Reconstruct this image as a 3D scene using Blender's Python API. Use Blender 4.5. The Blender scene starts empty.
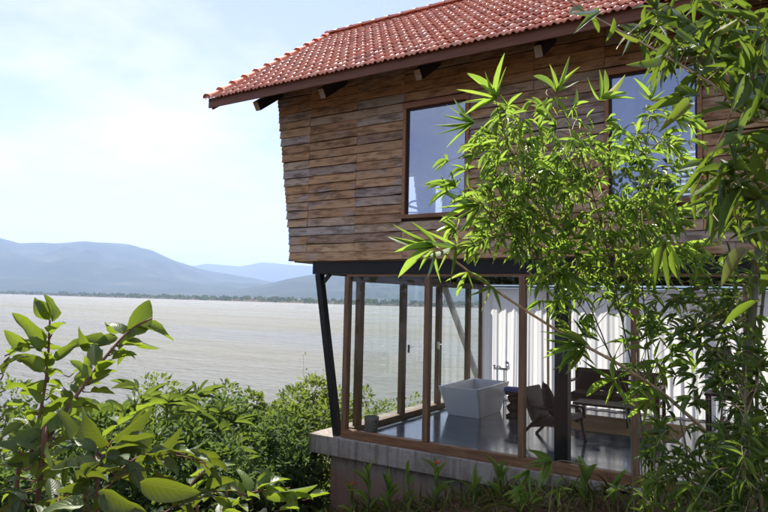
import bpy, math, random
import numpy as np
from mathutils import Vector, Matrix, noise as mnoise

rnd = random.Random(7)
R = math.radians
sc = bpy.context.scene
col = sc.collection

# ------------------------------------------------------------------ camera
F_PX, CX, CY = 630.0, 384.0, 256.0            # focal length of the 768 px wide photograph
CAM = np.array([5.621, -7.872, 2.034])
def _rx(t): return np.array([[1, 0, 0], [0, math.cos(t), -math.sin(t)], [0, math.sin(t), math.cos(t)]])
def _rz(t): return np.array([[math.cos(t), -math.sin(t), 0], [math.sin(t), math.cos(t), 0], [0, 0, 1]])
CM = _rz(.564) @ _rx(.069) @ np.array([[1, 0, 0], [0, 0, 1], [0, -1, 0]], float) @ _rz(-.023)
cd = bpy.data.cameras.new('camera'); cam = bpy.data.objects.new('camera', cd); col.objects.link(cam)
cd.sensor_width = 36; cd.lens = F_PX / 768 * 36; cd.clip_start = .05; cd.clip_end = 60000
mw = Matrix.Identity(4)
for i, v in enumerate((CM[:, 0], -CM[:, 1], -CM[:, 2])):
    for k in range(3): mw[k][i] = v[k]
mw.translation = Vector(CAM)
cam.matrix_world = mw
sc.camera = cam

# ------------------------------------------------------------------ sky, sun, exposure
SUN = Vector((-.43, .35, .83)).normalized()
EL = math.asin(SUN.z); AZ = math.atan2(SUN.x, SUN.y)
w = bpy.data.worlds.new('World'); sc.world = w; w.use_nodes = True
nt = w.node_tree; nt.nodes.clear()
def wn(t): return nt.nodes.new(t)
out = wn('ShaderNodeOutputWorld'); bg = wn('ShaderNodeBackground'); sky = wn('ShaderNodeTexSky')
sky.sky_type = 'NISHITA'; sky.sun_disc = False; sky.sun_elevation = EL; sky.sun_rotation = AZ
sky.air_density = 1.0; sky.dust_density = .12; sky.ozone_density = 2.0; sky.altitude = 400
tc = wn('ShaderNodeTexCoord'); sep = wn('ShaderNodeSeparateXYZ'); nt.links.new(tc.outputs['Generated'], sep.inputs[0])
zz = wn('ShaderNodeMath'); zz.operation = 'ADD'; zz.inputs[1].default_value = .16; zz.use_clamp = False
za = wn('ShaderNodeMath'); za.operation = 'ABSOLUTE'; nt.links.new(sep.outputs[2], za.inputs[0]); nt.links.new(za.outputs[0], zz.inputs[0])
comb = wn('ShaderNodeCombineXYZ')
for k in (0, 1):
    d = wn('ShaderNodeMath'); d.operation = 'DIVIDE'; nt.links.new(sep.outputs[k], d.inputs[0]); nt.links.new(zz.outputs[0], d.inputs[1]); nt.links.new(d.outputs[0], comb.inputs[k])
n1 = wn('ShaderNodeTexNoise'); n1.inputs['Scale'].default_value = 1.15; n1.inputs['Detail'].default_value = 9; n1.inputs['Roughness'].default_value = .58
nt.links.new(comb.outputs[0], n1.inputs['Vector'])
rp = wn('ShaderNodeValToRGB'); rp.color_ramp.elements[0].position = .43; rp.color_ramp.elements[1].position = .68
rp.color_ramp.elements[0].color = (.20, .20, .20, 1); rp.color_ramp.elements[1].color = (.96, .96, .96, 1)
nt.links.new(n1.outputs['Fac'], rp.inputs[0])
mx = wn('ShaderNodeMix'); mx.data_type = 'RGBA'; mx.inputs[7].default_value = (6.0, 5.9, 6.1, 1)
wb = wn('ShaderNodeMix'); wb.data_type = 'RGBA'; wb.blend_type = 'MULTIPLY'; wb.inputs[0].default_value = 1; wb.inputs[7].default_value = (1.07, .90, .99, 1)
nt.links.new(sky.outputs[0], wb.inputs[6]); nt.links.new(rp.outputs[0], mx.inputs[0]); nt.links.new(wb.outputs[2], mx.inputs[6])
nt.links.new(mx.outputs[2], bg.inputs[0]); bg.inputs[1].default_value = .09
nt.links.new(bg.outputs[0], out.inputs[0])
sd = bpy.data.lights.new('sun', 'SUN'); sd.energy = 4.5; sd.angle = R(.55); sd.color = (1, .945, .85)
so = bpy.data.objects.new('sun', sd); col.objects.link(so); so.rotation_euler = (-SUN).to_track_quat('-Z', 'Y').to_euler(); so.location = (0, 0, 30)
sc.view_settings.view_transform = 'Standard'; sc.view_settings.look = 'None'; sc.view_settings.gamma = 1
sc.view_settings.exposure = 1.16
sc.render.engine = 'CYCLES'
cy = sc.cycles
cy.use_denoising = True; cy.max_bounces = 10; cy.diffuse_bounces = 4; cy.glossy_bounces = 4; cy.transparent_max_bounces = 24
cy.transmission_bounces = 6; cy.volume_bounces = 1; cy.sample_clamp_indirect = 6; cy.caustics_reflective = False; cy.caustics_refractive = False

# ------------------------------------------------------------------ pixel helpers (photograph pixels -> directions)
def ray(x, y): return CM @ np.array([x - CX, y - CY, F_PX])
def at(x, y, d): r = ray(x, y); return Vector(CAM + r / np.linalg.norm(r) * d)
def onY(x, y, v): r = ray(x, y); return Vector(CAM + (v - CAM[1]) / r[1] * r)
def horiz(x, y, D): r = ray(x, y); return Vector(CAM + r * (D / math.hypot(r[0], r[1])))
def proj(p):
    c = CM.T @ (np.array(p) - CAM)
    return CX + F_PX * c[0] / c[2], CY + F_PX * c[1] / c[2], c[2]

# ------------------------------------------------------------------ object helpers
def tag(o, label=None, cat=None, group=None, kind=None):
    if label: o['label'] = label
    if cat: o['category'] = cat
    if group: o['group'] = group
    if kind: o['kind'] = kind
    return o
def link(o, parent=None):
    col.objects.link(o)
    if parent is not None: o.parent = parent
    return o
def empty(name, loc=(0, 0, 0), rz=0):
    o = bpy.data.objects.new(name, None); o.empty_display_size = .2; o.location = loc; o.rotation_euler = (0, 0, rz)
    return link(o)
class MB:
    def __init__(s): s.v = []; s.f = []; s.sm = False
    def add(s, v, f):
        n = len(s.v); s.v += [tuple(p) for p in v]; s.f += [tuple(i + n for i in q) for q in f]; return s
    def box(s, x0, x1, y0, y1, z0, z1, M=None):
        v = [Vector((x, y, z)) for x in (x0, x1) for y in (y0, y1) for z in (z0, z1)]
        if M is not None: v = [M @ p for p in v]
        return s.add(v, [(0, 1, 3, 2), (4, 6, 7, 5), (0, 4, 5, 1), (2, 3, 7, 6), (0, 2, 6, 4), (1, 5, 7, 3)])
    def bar(s, a, b, w, h, up=(0, 0, 1)):
        a, b = Vector(a), Vector(b); d = (b - a).normalized(); u = Vector(up)
        x = d.cross(u)
        if x.length < 1e-4: x = d.cross(Vector((1, 0, 0)))
        x.normalize(); u = x.cross(d)
        v = [p + x * (sx * w / 2) + u * (sy * h / 2) for p in (a, b) for sx, sy in ((-1, -1), (1, -1), (1, 1), (-1, 1))]
        return s.add(v, [(3, 2, 1, 0), (4, 5, 6, 7)] + [(i, (i + 1) % 4, 4 + (i + 1) % 4, 4 + i) for i in range(4)])
    def tube(s, pts, rads, n=8, cap=True):
        pts = [Vector(p) for p in pts]; m = len(pts)
        if not hasattr(rads, '__len__'): rads = [rads] * m
        ref = None; v = []
        for i, p in enumerate(pts):
            d = (pts[min(i + 1, m - 1)] - pts[max(i - 1, 0)])
            if d.length < 1e-9: d = Vector((0, 0, 1))
            d.normalize()
            if ref is None:
                ref = d.orthogonal().normalized()
            ref = (ref - d * ref.dot(d))
            if ref.length < 1e-6: ref = d.orthogonal()
            ref.normalize(); b = d.cross(ref)
            v += [p + (ref * math.cos(2 * math.pi * k / n) + b * math.sin(2 * math.pi * k / n)) * rads[i] for k in range(n)]
        f = [(i * n + k, i * n + (k + 1) % n, (i + 1) * n + (k + 1) % n, (i + 1) * n + k) for i in range(m - 1) for k in range(n)]
        if cap: f += [tuple(range(n - 1, -1, -1)), tuple((m - 1) * n + k for k in range(n))]
        return s.add(v, f)
    def loft(s, loops, cap=True):
        n = len(loops[0]); v = [p for l in loops for p in l]
        f = [(i * n + k, i * n + (k + 1) % n, (i + 1) * n + (k + 1) % n, (i + 1) * n + k) for i in range(len(loops) - 1) for k in range(n)]
        if cap: f += [tuple(range(n - 1, -1, -1)), tuple((len(loops) - 1) * n + k for k in range(n))]
        return s.add(v, f)
    def mesh(s, name, m=None, smooth=False):
        me = bpy.data.meshes.new(name); me.from_pydata(s.v, [], s.f); me.update()
        if smooth: me.polygons.foreach_set('use_smooth', [True] * len(me.polygons))
        if m: me.materials.append(m)
        return me
    def build(s, name, m=None, parent=None, smooth=False, bevel=0, loc=None):
        o = bpy.data.objects.new(name, s.mesh(name, m, smooth)); link(o, parent)
        if loc is not None: o.location = loc
        if bevel:
            b = o.modifiers.new('bevel', 'BEVEL'); b.width = bevel; b.segments = 2; b.limit_method = 'ANGLE'
        return o
def np_mesh(name, verts, tris, m=None, smooth=True, uv=None):
    me = bpy.data.meshes.new(name)
    verts = np.asarray(verts, np.float32).reshape(-1, 3); tris = np.asarray(tris, np.int32).reshape(-1, 3)
    me.vertices.add(len(verts)); me.vertices.foreach_set('co', verts.ravel())
    me.loops.add(tris.size); me.loops.foreach_set('vertex_index', tris.ravel())
    me.polygons.add(len(tris)); me.polygons.foreach_set('loop_start', np.arange(0, tris.size, 3, dtype=np.int32))
    me.polygons.foreach_set('loop_total', np.full(len(tris), 3, np.int32))
    me.polygons.foreach_set('use_smooth', np.full(len(tris), smooth, bool))
    me.update(calc_edges=True)
    if uv is not None:
        lay = me.uv_layers.new(name='leaf'); lay.data.foreach_set('uv', np.asarray(uv, np.float32)[tris.ravel()].ravel())
    if m: me.materials.append(m)
    return me
def merged(tv, tf, mats):
    """copies of a template (verts, tris) by 4x4 matrices -> verts, tris"""
    tv = np.asarray(tv, float); mats = np.asarray(mats, float)
    V = np.einsum('nij,vj->nvi', mats[:, :3, :3], tv) + mats[:, None, :3, 3]
    n = len(tv); T = np.asarray(tf)[None] + (np.arange(len(mats)) * n)[:, None, None]
    return V.reshape(-1, 3), T.reshape(-1, 3)

# ------------------------------------------------------------------ materials
def newmat(name):
    m = bpy.data.materials.new(name); m.use_nodes = True; m.node_tree.nodes.clear()
    return m, m.node_tree
class N:
    def __init__(s, t): s.t = t
    def n(s, typ, **kw):
        o = s.t.nodes.new(typ)
        for k, v in kw.items():
            if k.startswith('i_'):
                key = k[2:]; o.inputs[int(key) if key.isdigit() else key.replace('_', ' ')].default_value = v
            else: setattr(o, k, v)
        return o
    def l(s, a, b): s.t.links.new(a, b)
    def ramp(s, fac, stops):
        r = s.n('ShaderNodeValToRGB'); cr = r.color_ramp
        while len(cr.elements) > 1: cr.elements.remove(cr.elements[-1])
        for i, (p, c) in enumerate(stops):
            e = cr.elements[0] if i == 0 else cr.elements.new(p)
            e.position = p; e.color = (*c, 1)
        s.l(fac, r.inputs[0]); return r.outputs[0]
    def noise(s, vec, scale, detail=4, rough=.55, out='Fac'):
        n = s.n('ShaderNodeTexNoise'); n.inputs['Scale'].default_value = scale; n.inputs['Detail'].default_value = detail; n.inputs['Roughness'].default_value = rough
        if vec is not None: s.l(vec, n.inputs['Vector'])
        return n.outputs[out]
    def mix(s, fac, a, b, mode='MIX'):
        m = s.n('ShaderNodeMix', data_type='RGBA', blend_type=mode)
        for v, i in ((fac, 0), (a, 6), (b, 7)):
            if hasattr(v, 'is_output'): s.l(v, m.inputs[i])
            else: m.inputs[i].default_value = v if i == 0 else (*v, 1)
        return m.outputs[2]
    def math(s, op, a, b=None, clamp=False):
        m = s.n('ShaderNodeMath', operation=op, use_clamp=clamp)
        for i, v in enumerate((a, b)):
            if v is None: continue
            if hasattr(v, 'is_output'): s.l(v, m.inputs[i])
            else: m.inputs[i].default_value = v
        return m.outputs[0]
    def obj(s, scale=(1, 1, 1), rnd=True):
        """object coordinates, shifted per object so that copies differ"""
        t = s.n('ShaderNodeTexCoord'); mp = s.n('ShaderNodeMapping'); mp.inputs['Scale'].default_value = scale
        s.l(t.outputs['Object'], mp.inputs[0])
        if rnd:
            oi = s.n('ShaderNodeObjectInfo'); m = s.n('ShaderNodeVectorMath', operation='SCALE'); m.inputs[0].default_value = (37, 61, 89); s.l(oi.outputs['Random'], m.inputs['Scale']); s.l(m.outputs[0], mp.inputs['Location'])
        return mp.outputs[0]
    def pbr(s, color, rough=.6, bump=None, bstr=.3, bdist=.01, spec=.5, metal=0, **kw):
        p = s.n('ShaderNodeBsdfPrincipled')
        for v, k in ((color, 'Base Color'), (rough, 'Roughness'), (metal, 'Metallic'), (spec, 'Specular IOR Level')):
            if hasattr(v, 'is_output'): s.l(v, p.inputs[k])
            else: p.inputs[k].default_value = (*v, 1) if k == 'Base Color' else v
        if bump is not None:
            b = s.n('ShaderNodeBump'); b.inputs['Strength'].default_value = bstr; b.inputs['Distance'].default_value = bdist
            s.l(bump, b.inputs['Height']); s.l(b.outputs[0], p.inputs['Normal'])
        for k, v in kw.items(): p.inputs[k.replace('_', ' ')].default_value = v
        return p.outputs[0]
    def out(s, sh, vol=None):
        o = s.n('ShaderNodeOutputMaterial')
        if sh is not None: s.l(sh, o.inputs['Surface'])
        if vol is not None: s.l(vol, o.inputs['Volume'])
def simple(name, c1, c2, scale=6, rough=.6, bstr=.2, bdist=.01, detail=5, spec=.5, metal=0, stretch=(1, 1, 1), **kw):
    m, t = newmat(name); g = N(t); v = g.obj(stretch)
    f = g.noise(v, scale, detail)
    c = g.ramp(f, [(.3, c1), (.7, c2)])
    g.out(g.pbr(c, rough, f, bstr, bdist, spec, metal, **kw)); return m
def leafmat(name, stops, trans=(.35, .5, .06), tfac=.42, rough=.38, spec=.5, veins=0.):
    m, t = newmat(name); g = N(t)
    oi = g.n('ShaderNodeObjectInfo'); ge = g.n('ShaderNodeNewGeometry')
    r = g.math('FRACT', g.math('ADD', oi.outputs['Random'], g.math('MULTIPLY', ge.outputs['Random Per Island'], 7.31)))
    c = g.ramp(r, stops)
    fine = g.noise(g.obj((1, 1, 1), False), 9, 3)
    c = g.mix(.35, c, g.ramp(fine, [(.3, (.25, .25, .25)), (.7, (1, 1, 1))]), 'MULTIPLY')
    bump = None
    if veins:
        uvn = g.n('ShaderNodeUVMap'); sx = g.n('ShaderNodeSeparateXYZ'); g.l(uvn.outputs[0], sx.inputs[0])
        au = g.math('ABSOLUTE', g.math('SUBTRACT', sx.outputs[0], .5))
        rib = g.math('SUBTRACT', 1., g.math('MULTIPLY', au, 28.), True)
        ph = g.math('SUBTRACT', g.math('MULTIPLY', sx.outputs[1], veins), g.math('MULTIPLY', au, veins * .55))
        sv = g.math('POWER', g.math('ABSOLUTE', g.math('SINE', g.math('MULTIPLY', ph, math.pi))), 10.)
        vv = g.math('MAXIMUM', rib, g.math('MULTIPLY', g.math('SUBTRACT', 1., sv), .0)) if veins > 40 else g.math('MAXIMUM', rib, g.math('MULTIPLY', g.math('POWER', g.math('ABSOLUTE', g.math('COSINE', g.math('MULTIPLY', ph, math.pi))), 14.), .45))
        c = g.mix(g.math('MULTIPLY', vv, .55), c, (.20, .26, .09))
        blot = g.noise(g.obj((1, 1, 1), False), 2.2, 4)
        c = g.mix(.5, c, g.ramp(blot, [(.35, (.55, .6, .5)), (.6, (1.1, 1.08, 1))]), 'MULTIPLY')
        spot = g.noise(g.obj((1, 1, 1)), 13, 3, .6); c = g.mix(g.ramp(spot, [(.655, (0, 0, 0)), (.70, (.8, .8, .8))]), c, (.16, .085, .03))
        bump = g.math('MULTIPLY', vv, -1.)
    p = g.pbr(c, rough, bump, .35, .004, spec)
    tr = g.n('ShaderNodeBsdfTranslucent'); tc2 = g.mix(.75, c, trans, 'MIX'); g.l(tc2, tr.inputs[0])
    ms = g.n('ShaderNodeMixShader'); ms.inputs[0].default_value = tfac; g.l(p, ms.inputs[1]); g.l(tr.outputs[0], ms.inputs[2])
    g.out(ms.outputs[0]); return m
def glassmat(name, ior, refl_add=0., tint=(1, 1, 1), rtint=(1, 1, 1)):
    m, t = newmat(name); g = N(t)
    ge = g.n('ShaderNodeNewGeometry'); dt = g.n('ShaderNodeVectorMath', operation='DOT_PRODUCT'); g.l(ge.outputs['Incoming'], dt.inputs[0]); g.l(ge.outputs['Normal'], dt.inputs[1])
    r0 = ((ior - 1) / (ior + 1)) ** 2
    k5 = g.math('POWER', g.math('SUBTRACT', 1.0, g.math('ABSOLUTE', dt.outputs['Value'])), 5.0)
    f = g.math('ADD', g.math('MULTIPLY', k5, 1 - r0), r0 + refl_add, True)
    tr = g.n('ShaderNodeBsdfTransparent'); tr.inputs[0].default_value = (*tint, 1)
    gl = g.n('ShaderNodeBsdfGlossy'); gl.inputs['Roughness'].default_value = .012; gl.inputs[0].default_value = (*rtint, 1)
    wv = g.noise(g.obj((1, 1, 1)), 1.3, 2); b = g.n('ShaderNodeBump'); b.inputs['Strength'].default_value = .05; b.inputs['Distance'].default_value = .02; g.l(wv, b.inputs['Height']); g.l(b.outputs[0], gl.inputs['Normal'])
    ms = g.n('ShaderNodeMixShader'); g.l(f, ms.inputs[0]); g.l(tr.outputs[0], ms.inputs[1]); g.l(gl.outputs[0], ms.inputs[2])
    g.out(ms.outputs[0]); return m

def board_material():
    m, t = newmat('weathered_board'); g = N(t)
    oi = g.n('ShaderNodeObjectInfo')
    base = g.ramp(oi.outputs['Random'], [(0, (.43, .26, .14)), (.2, (.58, .37, .20)), (.4, (.52, .31, .15)), (.55, (.60, .42, .25)), (.7, (.46, .27, .14)), (.85, (.53, .41, .29)), (.95, (.44, .385, .345)), (1, (.36, .215, .12))])
    v = g.obj((1.2, 14, 14)); grain = g.noise(v, 3.2, 8, .62)
    gw = g.n('ShaderNodeNewGeometry'); vp = g.obj((1, 2.2, 2.2)); patch = g.noise(vp, 2.3, 3, .5); wide = g.noise(gw.outputs['Position'], .62, 3, .5)
    grey = g.ramp(g.math('ADD', g.math('MULTIPLY', patch, .5), g.math('MULTIPLY', wide, .62)), [(.58, (0, 0, 0)), (.70, (.85, .85, .85))])
    c = g.mix(grey, base, (.37, .32, .29))
    dark = g.ramp(g.noise(g.obj((1.4, 5, 5)), 2.7, 4), [(.34, (.28, .23, .2)), (.52, (1, 1, 1))])
    c = g.mix(.7, c, dark, 'MULTIPLY')
    c = g.mix(.6, c, g.ramp(grain, [(.3, (.55, .5, .46)), (.6, (1.1, 1.1, 1.1))]), 'MULTIPLY')
    g.out(g.pbr(c, .8, g.math('ADD', grain, patch), .9, .008, .25)); return m
M_board = board_material()
def wood(name, c1, c2, rough=.6, axis=0, scale=3):
    s = [11, 11, 11]; s[axis] = 1.0
    return simple(name, c1, c2, scale, rough, .35, .003, 7, .4, stretch=tuple(s))
M_wood_x = wood('brown_timber_long', (.13, .062, .028), (.27, .14, .065), .55, 0)
M_wood_y = wood('brown_timber_deep', (.10, .055, .03), (.22, .12, .06), .55, 1)
M_wood_z = wood('brown_timber_upright', (.12, .065, .034), (.26, .15, .08), .55, 2)
M_trim = wood('orange_brown_window_trim', (.26, .115, .05), (.40, .19, .085), .5, 0)
M_fascia = wood('reddish_fascia_timber', (.12, .042, .018), (.20, .078, .034), .6, 0)
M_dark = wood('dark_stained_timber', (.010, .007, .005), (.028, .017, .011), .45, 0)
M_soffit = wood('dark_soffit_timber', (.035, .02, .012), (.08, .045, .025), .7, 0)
M_endgrain = simple('pale_end_grain', (.25, .19, .14), (.42, .34, .27), 30, .8)
M_steel = simple('black_painted_steel', (.006, .006, .006), (.012, .011, .011), 5, .5, .05, spec=.3)
M_steelpale = simple('pale_brace_steel', (.22, .22, .21), (.34, .34, .32), 5, .45, .05, metal=.3)  # lighter grey than the black frame steel
M_chrome = simple('chrome', (.6, .6, .62), (.7, .7, .7), 4, .12, 0, metal=1)
def concrete():
    m, t = newmat('stained_concrete'); g = N(t); v = g.obj((1, 1, 1), False)
    big = g.noise(v, 1.4, 6, .6); fine = g.noise(v, 22, 6, .65)
    c = g.ramp(big, [(.3, (.19, .165, .135)), (.5, (.31, .28, .245)), (.72, (.40, .365, .33))])
    streak = g.noise(g.obj((7, 7, .5), False), 1.6, 5, .6)
    c = g.mix(.7, c, g.ramp(streak, [(.36, (.5, .42, .34)), (.54, (1, 1, 1))]), 'MULTIPLY')
    c = g.mix(.4, c, g.ramp(fine, [(.3, (.6, .58, .56)), (.65, (1.05, 1.05, 1.05))]), 'MULTIPLY')
    sx = g.n('ShaderNodeSeparateXYZ'); g.l(v, sx.inputs[0])
    low = g.math('ADD', g.math('MULTIPLY', sx.outputs[2], -1.1), g.math('MULTIPLY', big, .5))
    mud = g.ramp(low, [(.62, (0, 0, 0)), (1.1, (.75, .75, .75))])
    c = g.mix(mud, c, (.21, .11, .07))
    g.out(g.pbr(c, .85, g.math('ADD', fine, g.math('MULTIPLY', big, 2)), .5, .012, .25)); return m
M_conc = concrete()
def floor_mat():
    m, t = newmat('polished_concrete'); g = N(t); v = g.obj((1, 1, 1), False)
    big = g.noise(v, 1.1, 6, .6)
    c = g.ramp(big, [(.3, (.07, .085, .115)), (.7, (.135, .155, .195))])
    rr = g.ramp(g.noise(v, 3.1, 5), [(.3, (.07, .07, .07)), (.7, (.2, .2, .2))])
    g.out(g.pbr(c, rr, g.noise(v, 3, 3), .04, .01, .6)); return m
M_floor = floor_mat()
def tile_mat():
    m, t = newmat('terracotta_tile'); g = N(t)
    oi = g.n('ShaderNodeObjectInfo'); ge = g.n('ShaderNodeNewGeometry')
    r = g.math('FRACT', g.math('ADD', oi.outputs['Random'], g.math('MULTIPLY', ge.outputs['Random Per Island'], 5.7)))
    c = g.ramp(r, [(0, (.60, .165, .085)), (.3, (.72, .23, .12)), (.6, (.77, .275, .15)), (.85, (.80, .37, .24)), (1, (.52, .15, .08))])
    gp = g.n('ShaderNodeNewGeometry'); n = g.noise(gp.outputs['Position'], 3.5, 6, .65)
    c = g.mix(.5, c, g.ramp(n, [(.30, (.5, .42, .4)), (.5, (1.05, 1.05, 1.05))]), 'MULTIPLY'); lich = g.noise(gp.outputs['Position'], 9, 5, .7); c = g.mix(g.ramp(lich, [(.60, (0, 0, 0)), (.68, (.5, .5, .5))]), c, (.42, .36, .30))
    nf = g.noise(gp.outputs['Position'], 40, 3)
    g.out(g.pbr(c, g.ramp(nf, [(.3, (.15, .15, .15)), (.7, (.28, .28, .28))]), nf, .15, .003, .8)); return m
M_tile = tile_mat()
M_glass = glassmat('clear_glass', 1.34, .0, (.96, .975, .97))
M_glass_up = glassmat('reflective_window_glass', 1.9, .16, (.86, .87, .9), (.72, .78, .92))
M_inner = simple('upper_room_lining', (.10, .07, .05), (.16, .11, .08), 3, .8)
M_ceiling = wood('ceiling_boards', (.16, .10, .06), (.26, .17, .11), .6, 1)
M_white = simple('white_tub_enamel', (.78, .78, .78), (.82, .82, .82), 3, .12, 0, coat=0) if False else simple('white_tub_enamel', (.84, .84, .85), (.88, .88, .88), 3, .14, .0)
def curtain_mat():
    m, t = newmat('sheer_white_curtain'); g = N(t)
    wv = g.noise(g.obj((60, 60, 60)), 3, 2)
    c = g.ramp(wv, [(.3, (.86, .845, .82)), (.7, (.92, .905, .885))])
    df = g.n('ShaderNodeBsdfDiffuse'); g.l(c, df.inputs[0]); tr = g.n('ShaderNodeBsdfTranslucent'); g.l(c, tr.inputs[0])
    ms = g.n('ShaderNodeMixShader'); ms.inputs[0].default_value = .68; g.l(df.outputs[0], ms.inputs[1]); g.l(tr.outputs[0], ms.inputs[2])
    g.out(ms.outputs[0]); return m
M_curtain = curtain_mat()
M_leather = simple('brown_leather', (.028, .012, .007), (.055, .024, .012), 14, .45, .2, .004)
M_cushion = simple('dark_cushion_cloth', (.02, .018, .018), (.045, .04, .038), 60, .9, .3, .002)
M_rug = simple('tan_woven_rug', (.30, .19, .09), (.42, .28, .15), 70, .95, .5, .004)
M_redwood = wood('red_brown_furniture_wood', (.05, .017, .01), (.10, .035, .02), .35, 0)
M_towel = simple('violet_towel', (.16, .16, .34), (.22, .22, .42), 80, .95, .4, .003)
M_wicker = simple('grey_wicker', (.14, .12, .10), (.30, .27, .23), 40, .8, .4, .004)
M_shade = simple('grey_lamp_shade', (.42, .40, .37), (.5, .48, .45), 50, .9)
M_bark = simple('shrub_bark', (.09, .045, .025), (.20, .10, .06), 18, .8, .5, .004, stretch=(1, 1, .3))
M_cane = simple('bamboo_cane', (.28, .19, .10), (.52, .38, .21), 5, .45, .1, .003, stretch=(4, 4, .6))
M_culm = simple('green_bamboo_culm', (.05, .065, .025), (.12, .12, .05), 4, .45, .1, .003, stretch=(4, 4, .6))
M_twig = simple('bamboo_twig', (.16, .12, .07), (.30, .23, .13), 6, .7)
M_bam = leafmat('bamboo_leaf', [(0, (.035, .095, .022)), (.3, (.07, .15, .03)), (.55, (.10, .19, .035)), (.75, (.14, .22, .04)), (.88, (.22, .25, .06)), (.93, (.38, .28, .10)), (.96, (.32, .2, .08)), (1, (.08, .15, .03))], (.46, .68, .08), .54, .38)
M_bam_near = leafmat('broad_bamboo_leaf', [(0, (.024, .068, .014)), (.5, (.045, .105, .018)), (.9, (.08, .15, .028)), (.96, (.30, .22, .07)), (1, (.12, .16, .03))], (.32, .46, .04), .34, .36, .5, 60.)
M_bam_low = leafmat('shade_darkened_bamboo_leaf', [(0, (.03, .07, .018)), (.6, (.055, .115, .026)), (.93, (.09, .15, .035)), (1, (.24, .18, .07))], (.32, .46, .05), .4, .45, .4)  # deep green bamboo leaf, darkened further to paint in the canopy shade
M_shrub = leafmat('glossy_shrub_leaf', [(0, (.03, .062, .013)), (.5, (.05, .098, .018)), (.85, (.08, .14, .026)), (1, (.13, .185, .035))], (.46, .62, .04), .36, .38, .4, 9.)
M_shrub_shaded = leafmat('shaded_shrub_leaf', [(0, (.024, .045, .011)), (.5, (.04, .072, .016)), (.85, (.065, .11, .022)), (1, (.11, .15, .03))], (.36, .46, .03), .24, .42, .4, 9.)  # darker copy of the shrub leaf, shade painted into its greens
M_bush = leafmat('bush_leaf', [(0, (.045, .085, .017)), (.5, (.075, .128, .024)), (.85, (.12, .175, .035)), (1, (.18, .21, .05))], (.34, .46, .06), .36, .62, .3)
M_bush2 = leafmat('yellow_green_bush_leaf', [(0, (.075, .12, .028)), (.5, (.12, .175, .04)), (.85, (.18, .23, .055)), (1, (.24, .25, .08))], (.42, .5, .08), .4, .62, .3)
M_bush3 = leafmat('dark_bush_leaf', [(0, (.026, .055, .015)), (.6, (.048, .094, .022)), (1, (.085, .135, .032))], (.25, .38, .07), .32, .65, .3)
M_grass = leafmat('grass_blade', [(0, (.07, .10, .02)), (.5, (.13, .15, .035)), (1, (.26, .22, .08))], (.4, .42, .08), .4, .5)
M_flower = leafmat('orange_petal', [(0, (.65, .10, .03)), (1, (.75, .18, .05))], (.8, .2, .08), .35, .5)
M_blade = leafmat('bright_blade_leaf', [(0, (.07, .15, .025)), (.6, (.13, .24, .04)), (1, (.2, .28, .06))], (.45, .6, .08), .4, .4, .4, 11.)
def soil():
    m, t = newmat('red_soil_and_grass'); g = N(t); gp = g.n('ShaderNodeNewGeometry'); v = gp.outputs['Position']
    n = g.noise(v, .9, 8, .62); f = g.noise(v, 14, 6, .65)
    c = g.ramp(n, [(.32, (.055, .028, .017)), (.5, (.10, .05, .03)), (.62, (.075, .07, .027)), (.75, (.05, .065, .02))])
    c = g.mix(.6, c, g.ramp(f, [(.3, (.45, .42, .4)), (.65, (1.15, 1.15, 1.15))]), 'MULTIPLY')
    g.out(g.pbr(c, .95, f, .8, .04, .15)); return m
M_soil = soil()
def water():
    m, t = newmat('silty_lake_water'); g = N(t); gp = g.n('ShaderNodeNewGeometry')
    mp = g.n('ShaderNodeMapping'); mp.inputs['Rotation'].default_value = (0, 0, R(-33)); mp.inputs['Scale'].default_value = (.55, 1.5, 1); g.l(gp.outputs['Position'], mp.inputs[0])
    a = g.noise(mp.outputs[0], .9, 5, .6); b = g.noise(mp.outputs[0], .12, 4, .55)
    h = g.math('ADD', a, g.math('MULTIPLY', b, 2.5))
    mp2 = g.n('ShaderNodeMapping'); mp2.inputs['Rotation'].default_value = (0, 0, R(-33)); mp2.inputs['Scale'].default_value = (.12, 1., 1); g.l(gp.outputs['Position'], mp2.inputs[0])
    c = g.ramp(g.noise(mp2.outputs[0], .06, 7, .65), [(.3, (.083, .080, .053)), (.5, (.10, .097, .066)), (.7, (.12, .117, .08))])
    rr = g.ramp(g.noise(mp2.outputs[0], .02, 4, .5), [(.4, (.30, .30, .30)), (.6, (.55, .55, .55))])
    g.out(g.pbr(c, rr, h, 1., 1.1, .4)); return m
M_water = water()
def hillmat(name, c1, c2, c3, sc_):
    m, t = newmat(name); g = N(t); gp = g.n('ShaderNodeNewGeometry'); v = gp.outputs['Position']
    n = g.noise(v, sc_, 8, .62); c = g.ramp(n, [(.32, c1), (.55, c2), (.72, c3)])
    g.out(g.pbr(c, .95, spec=.1)); return m
M_hill = hillmat('wooded_hillside', (.012, .026, .018), (.03, .045, .028), (.085, .085, .05), .006)
M_fartree = leafmat('far_tree_leaf', [(0, (.03, .05, .02)), (1, (.07, .10, .035))], (.2, .3, .06), .2, .7)

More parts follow.
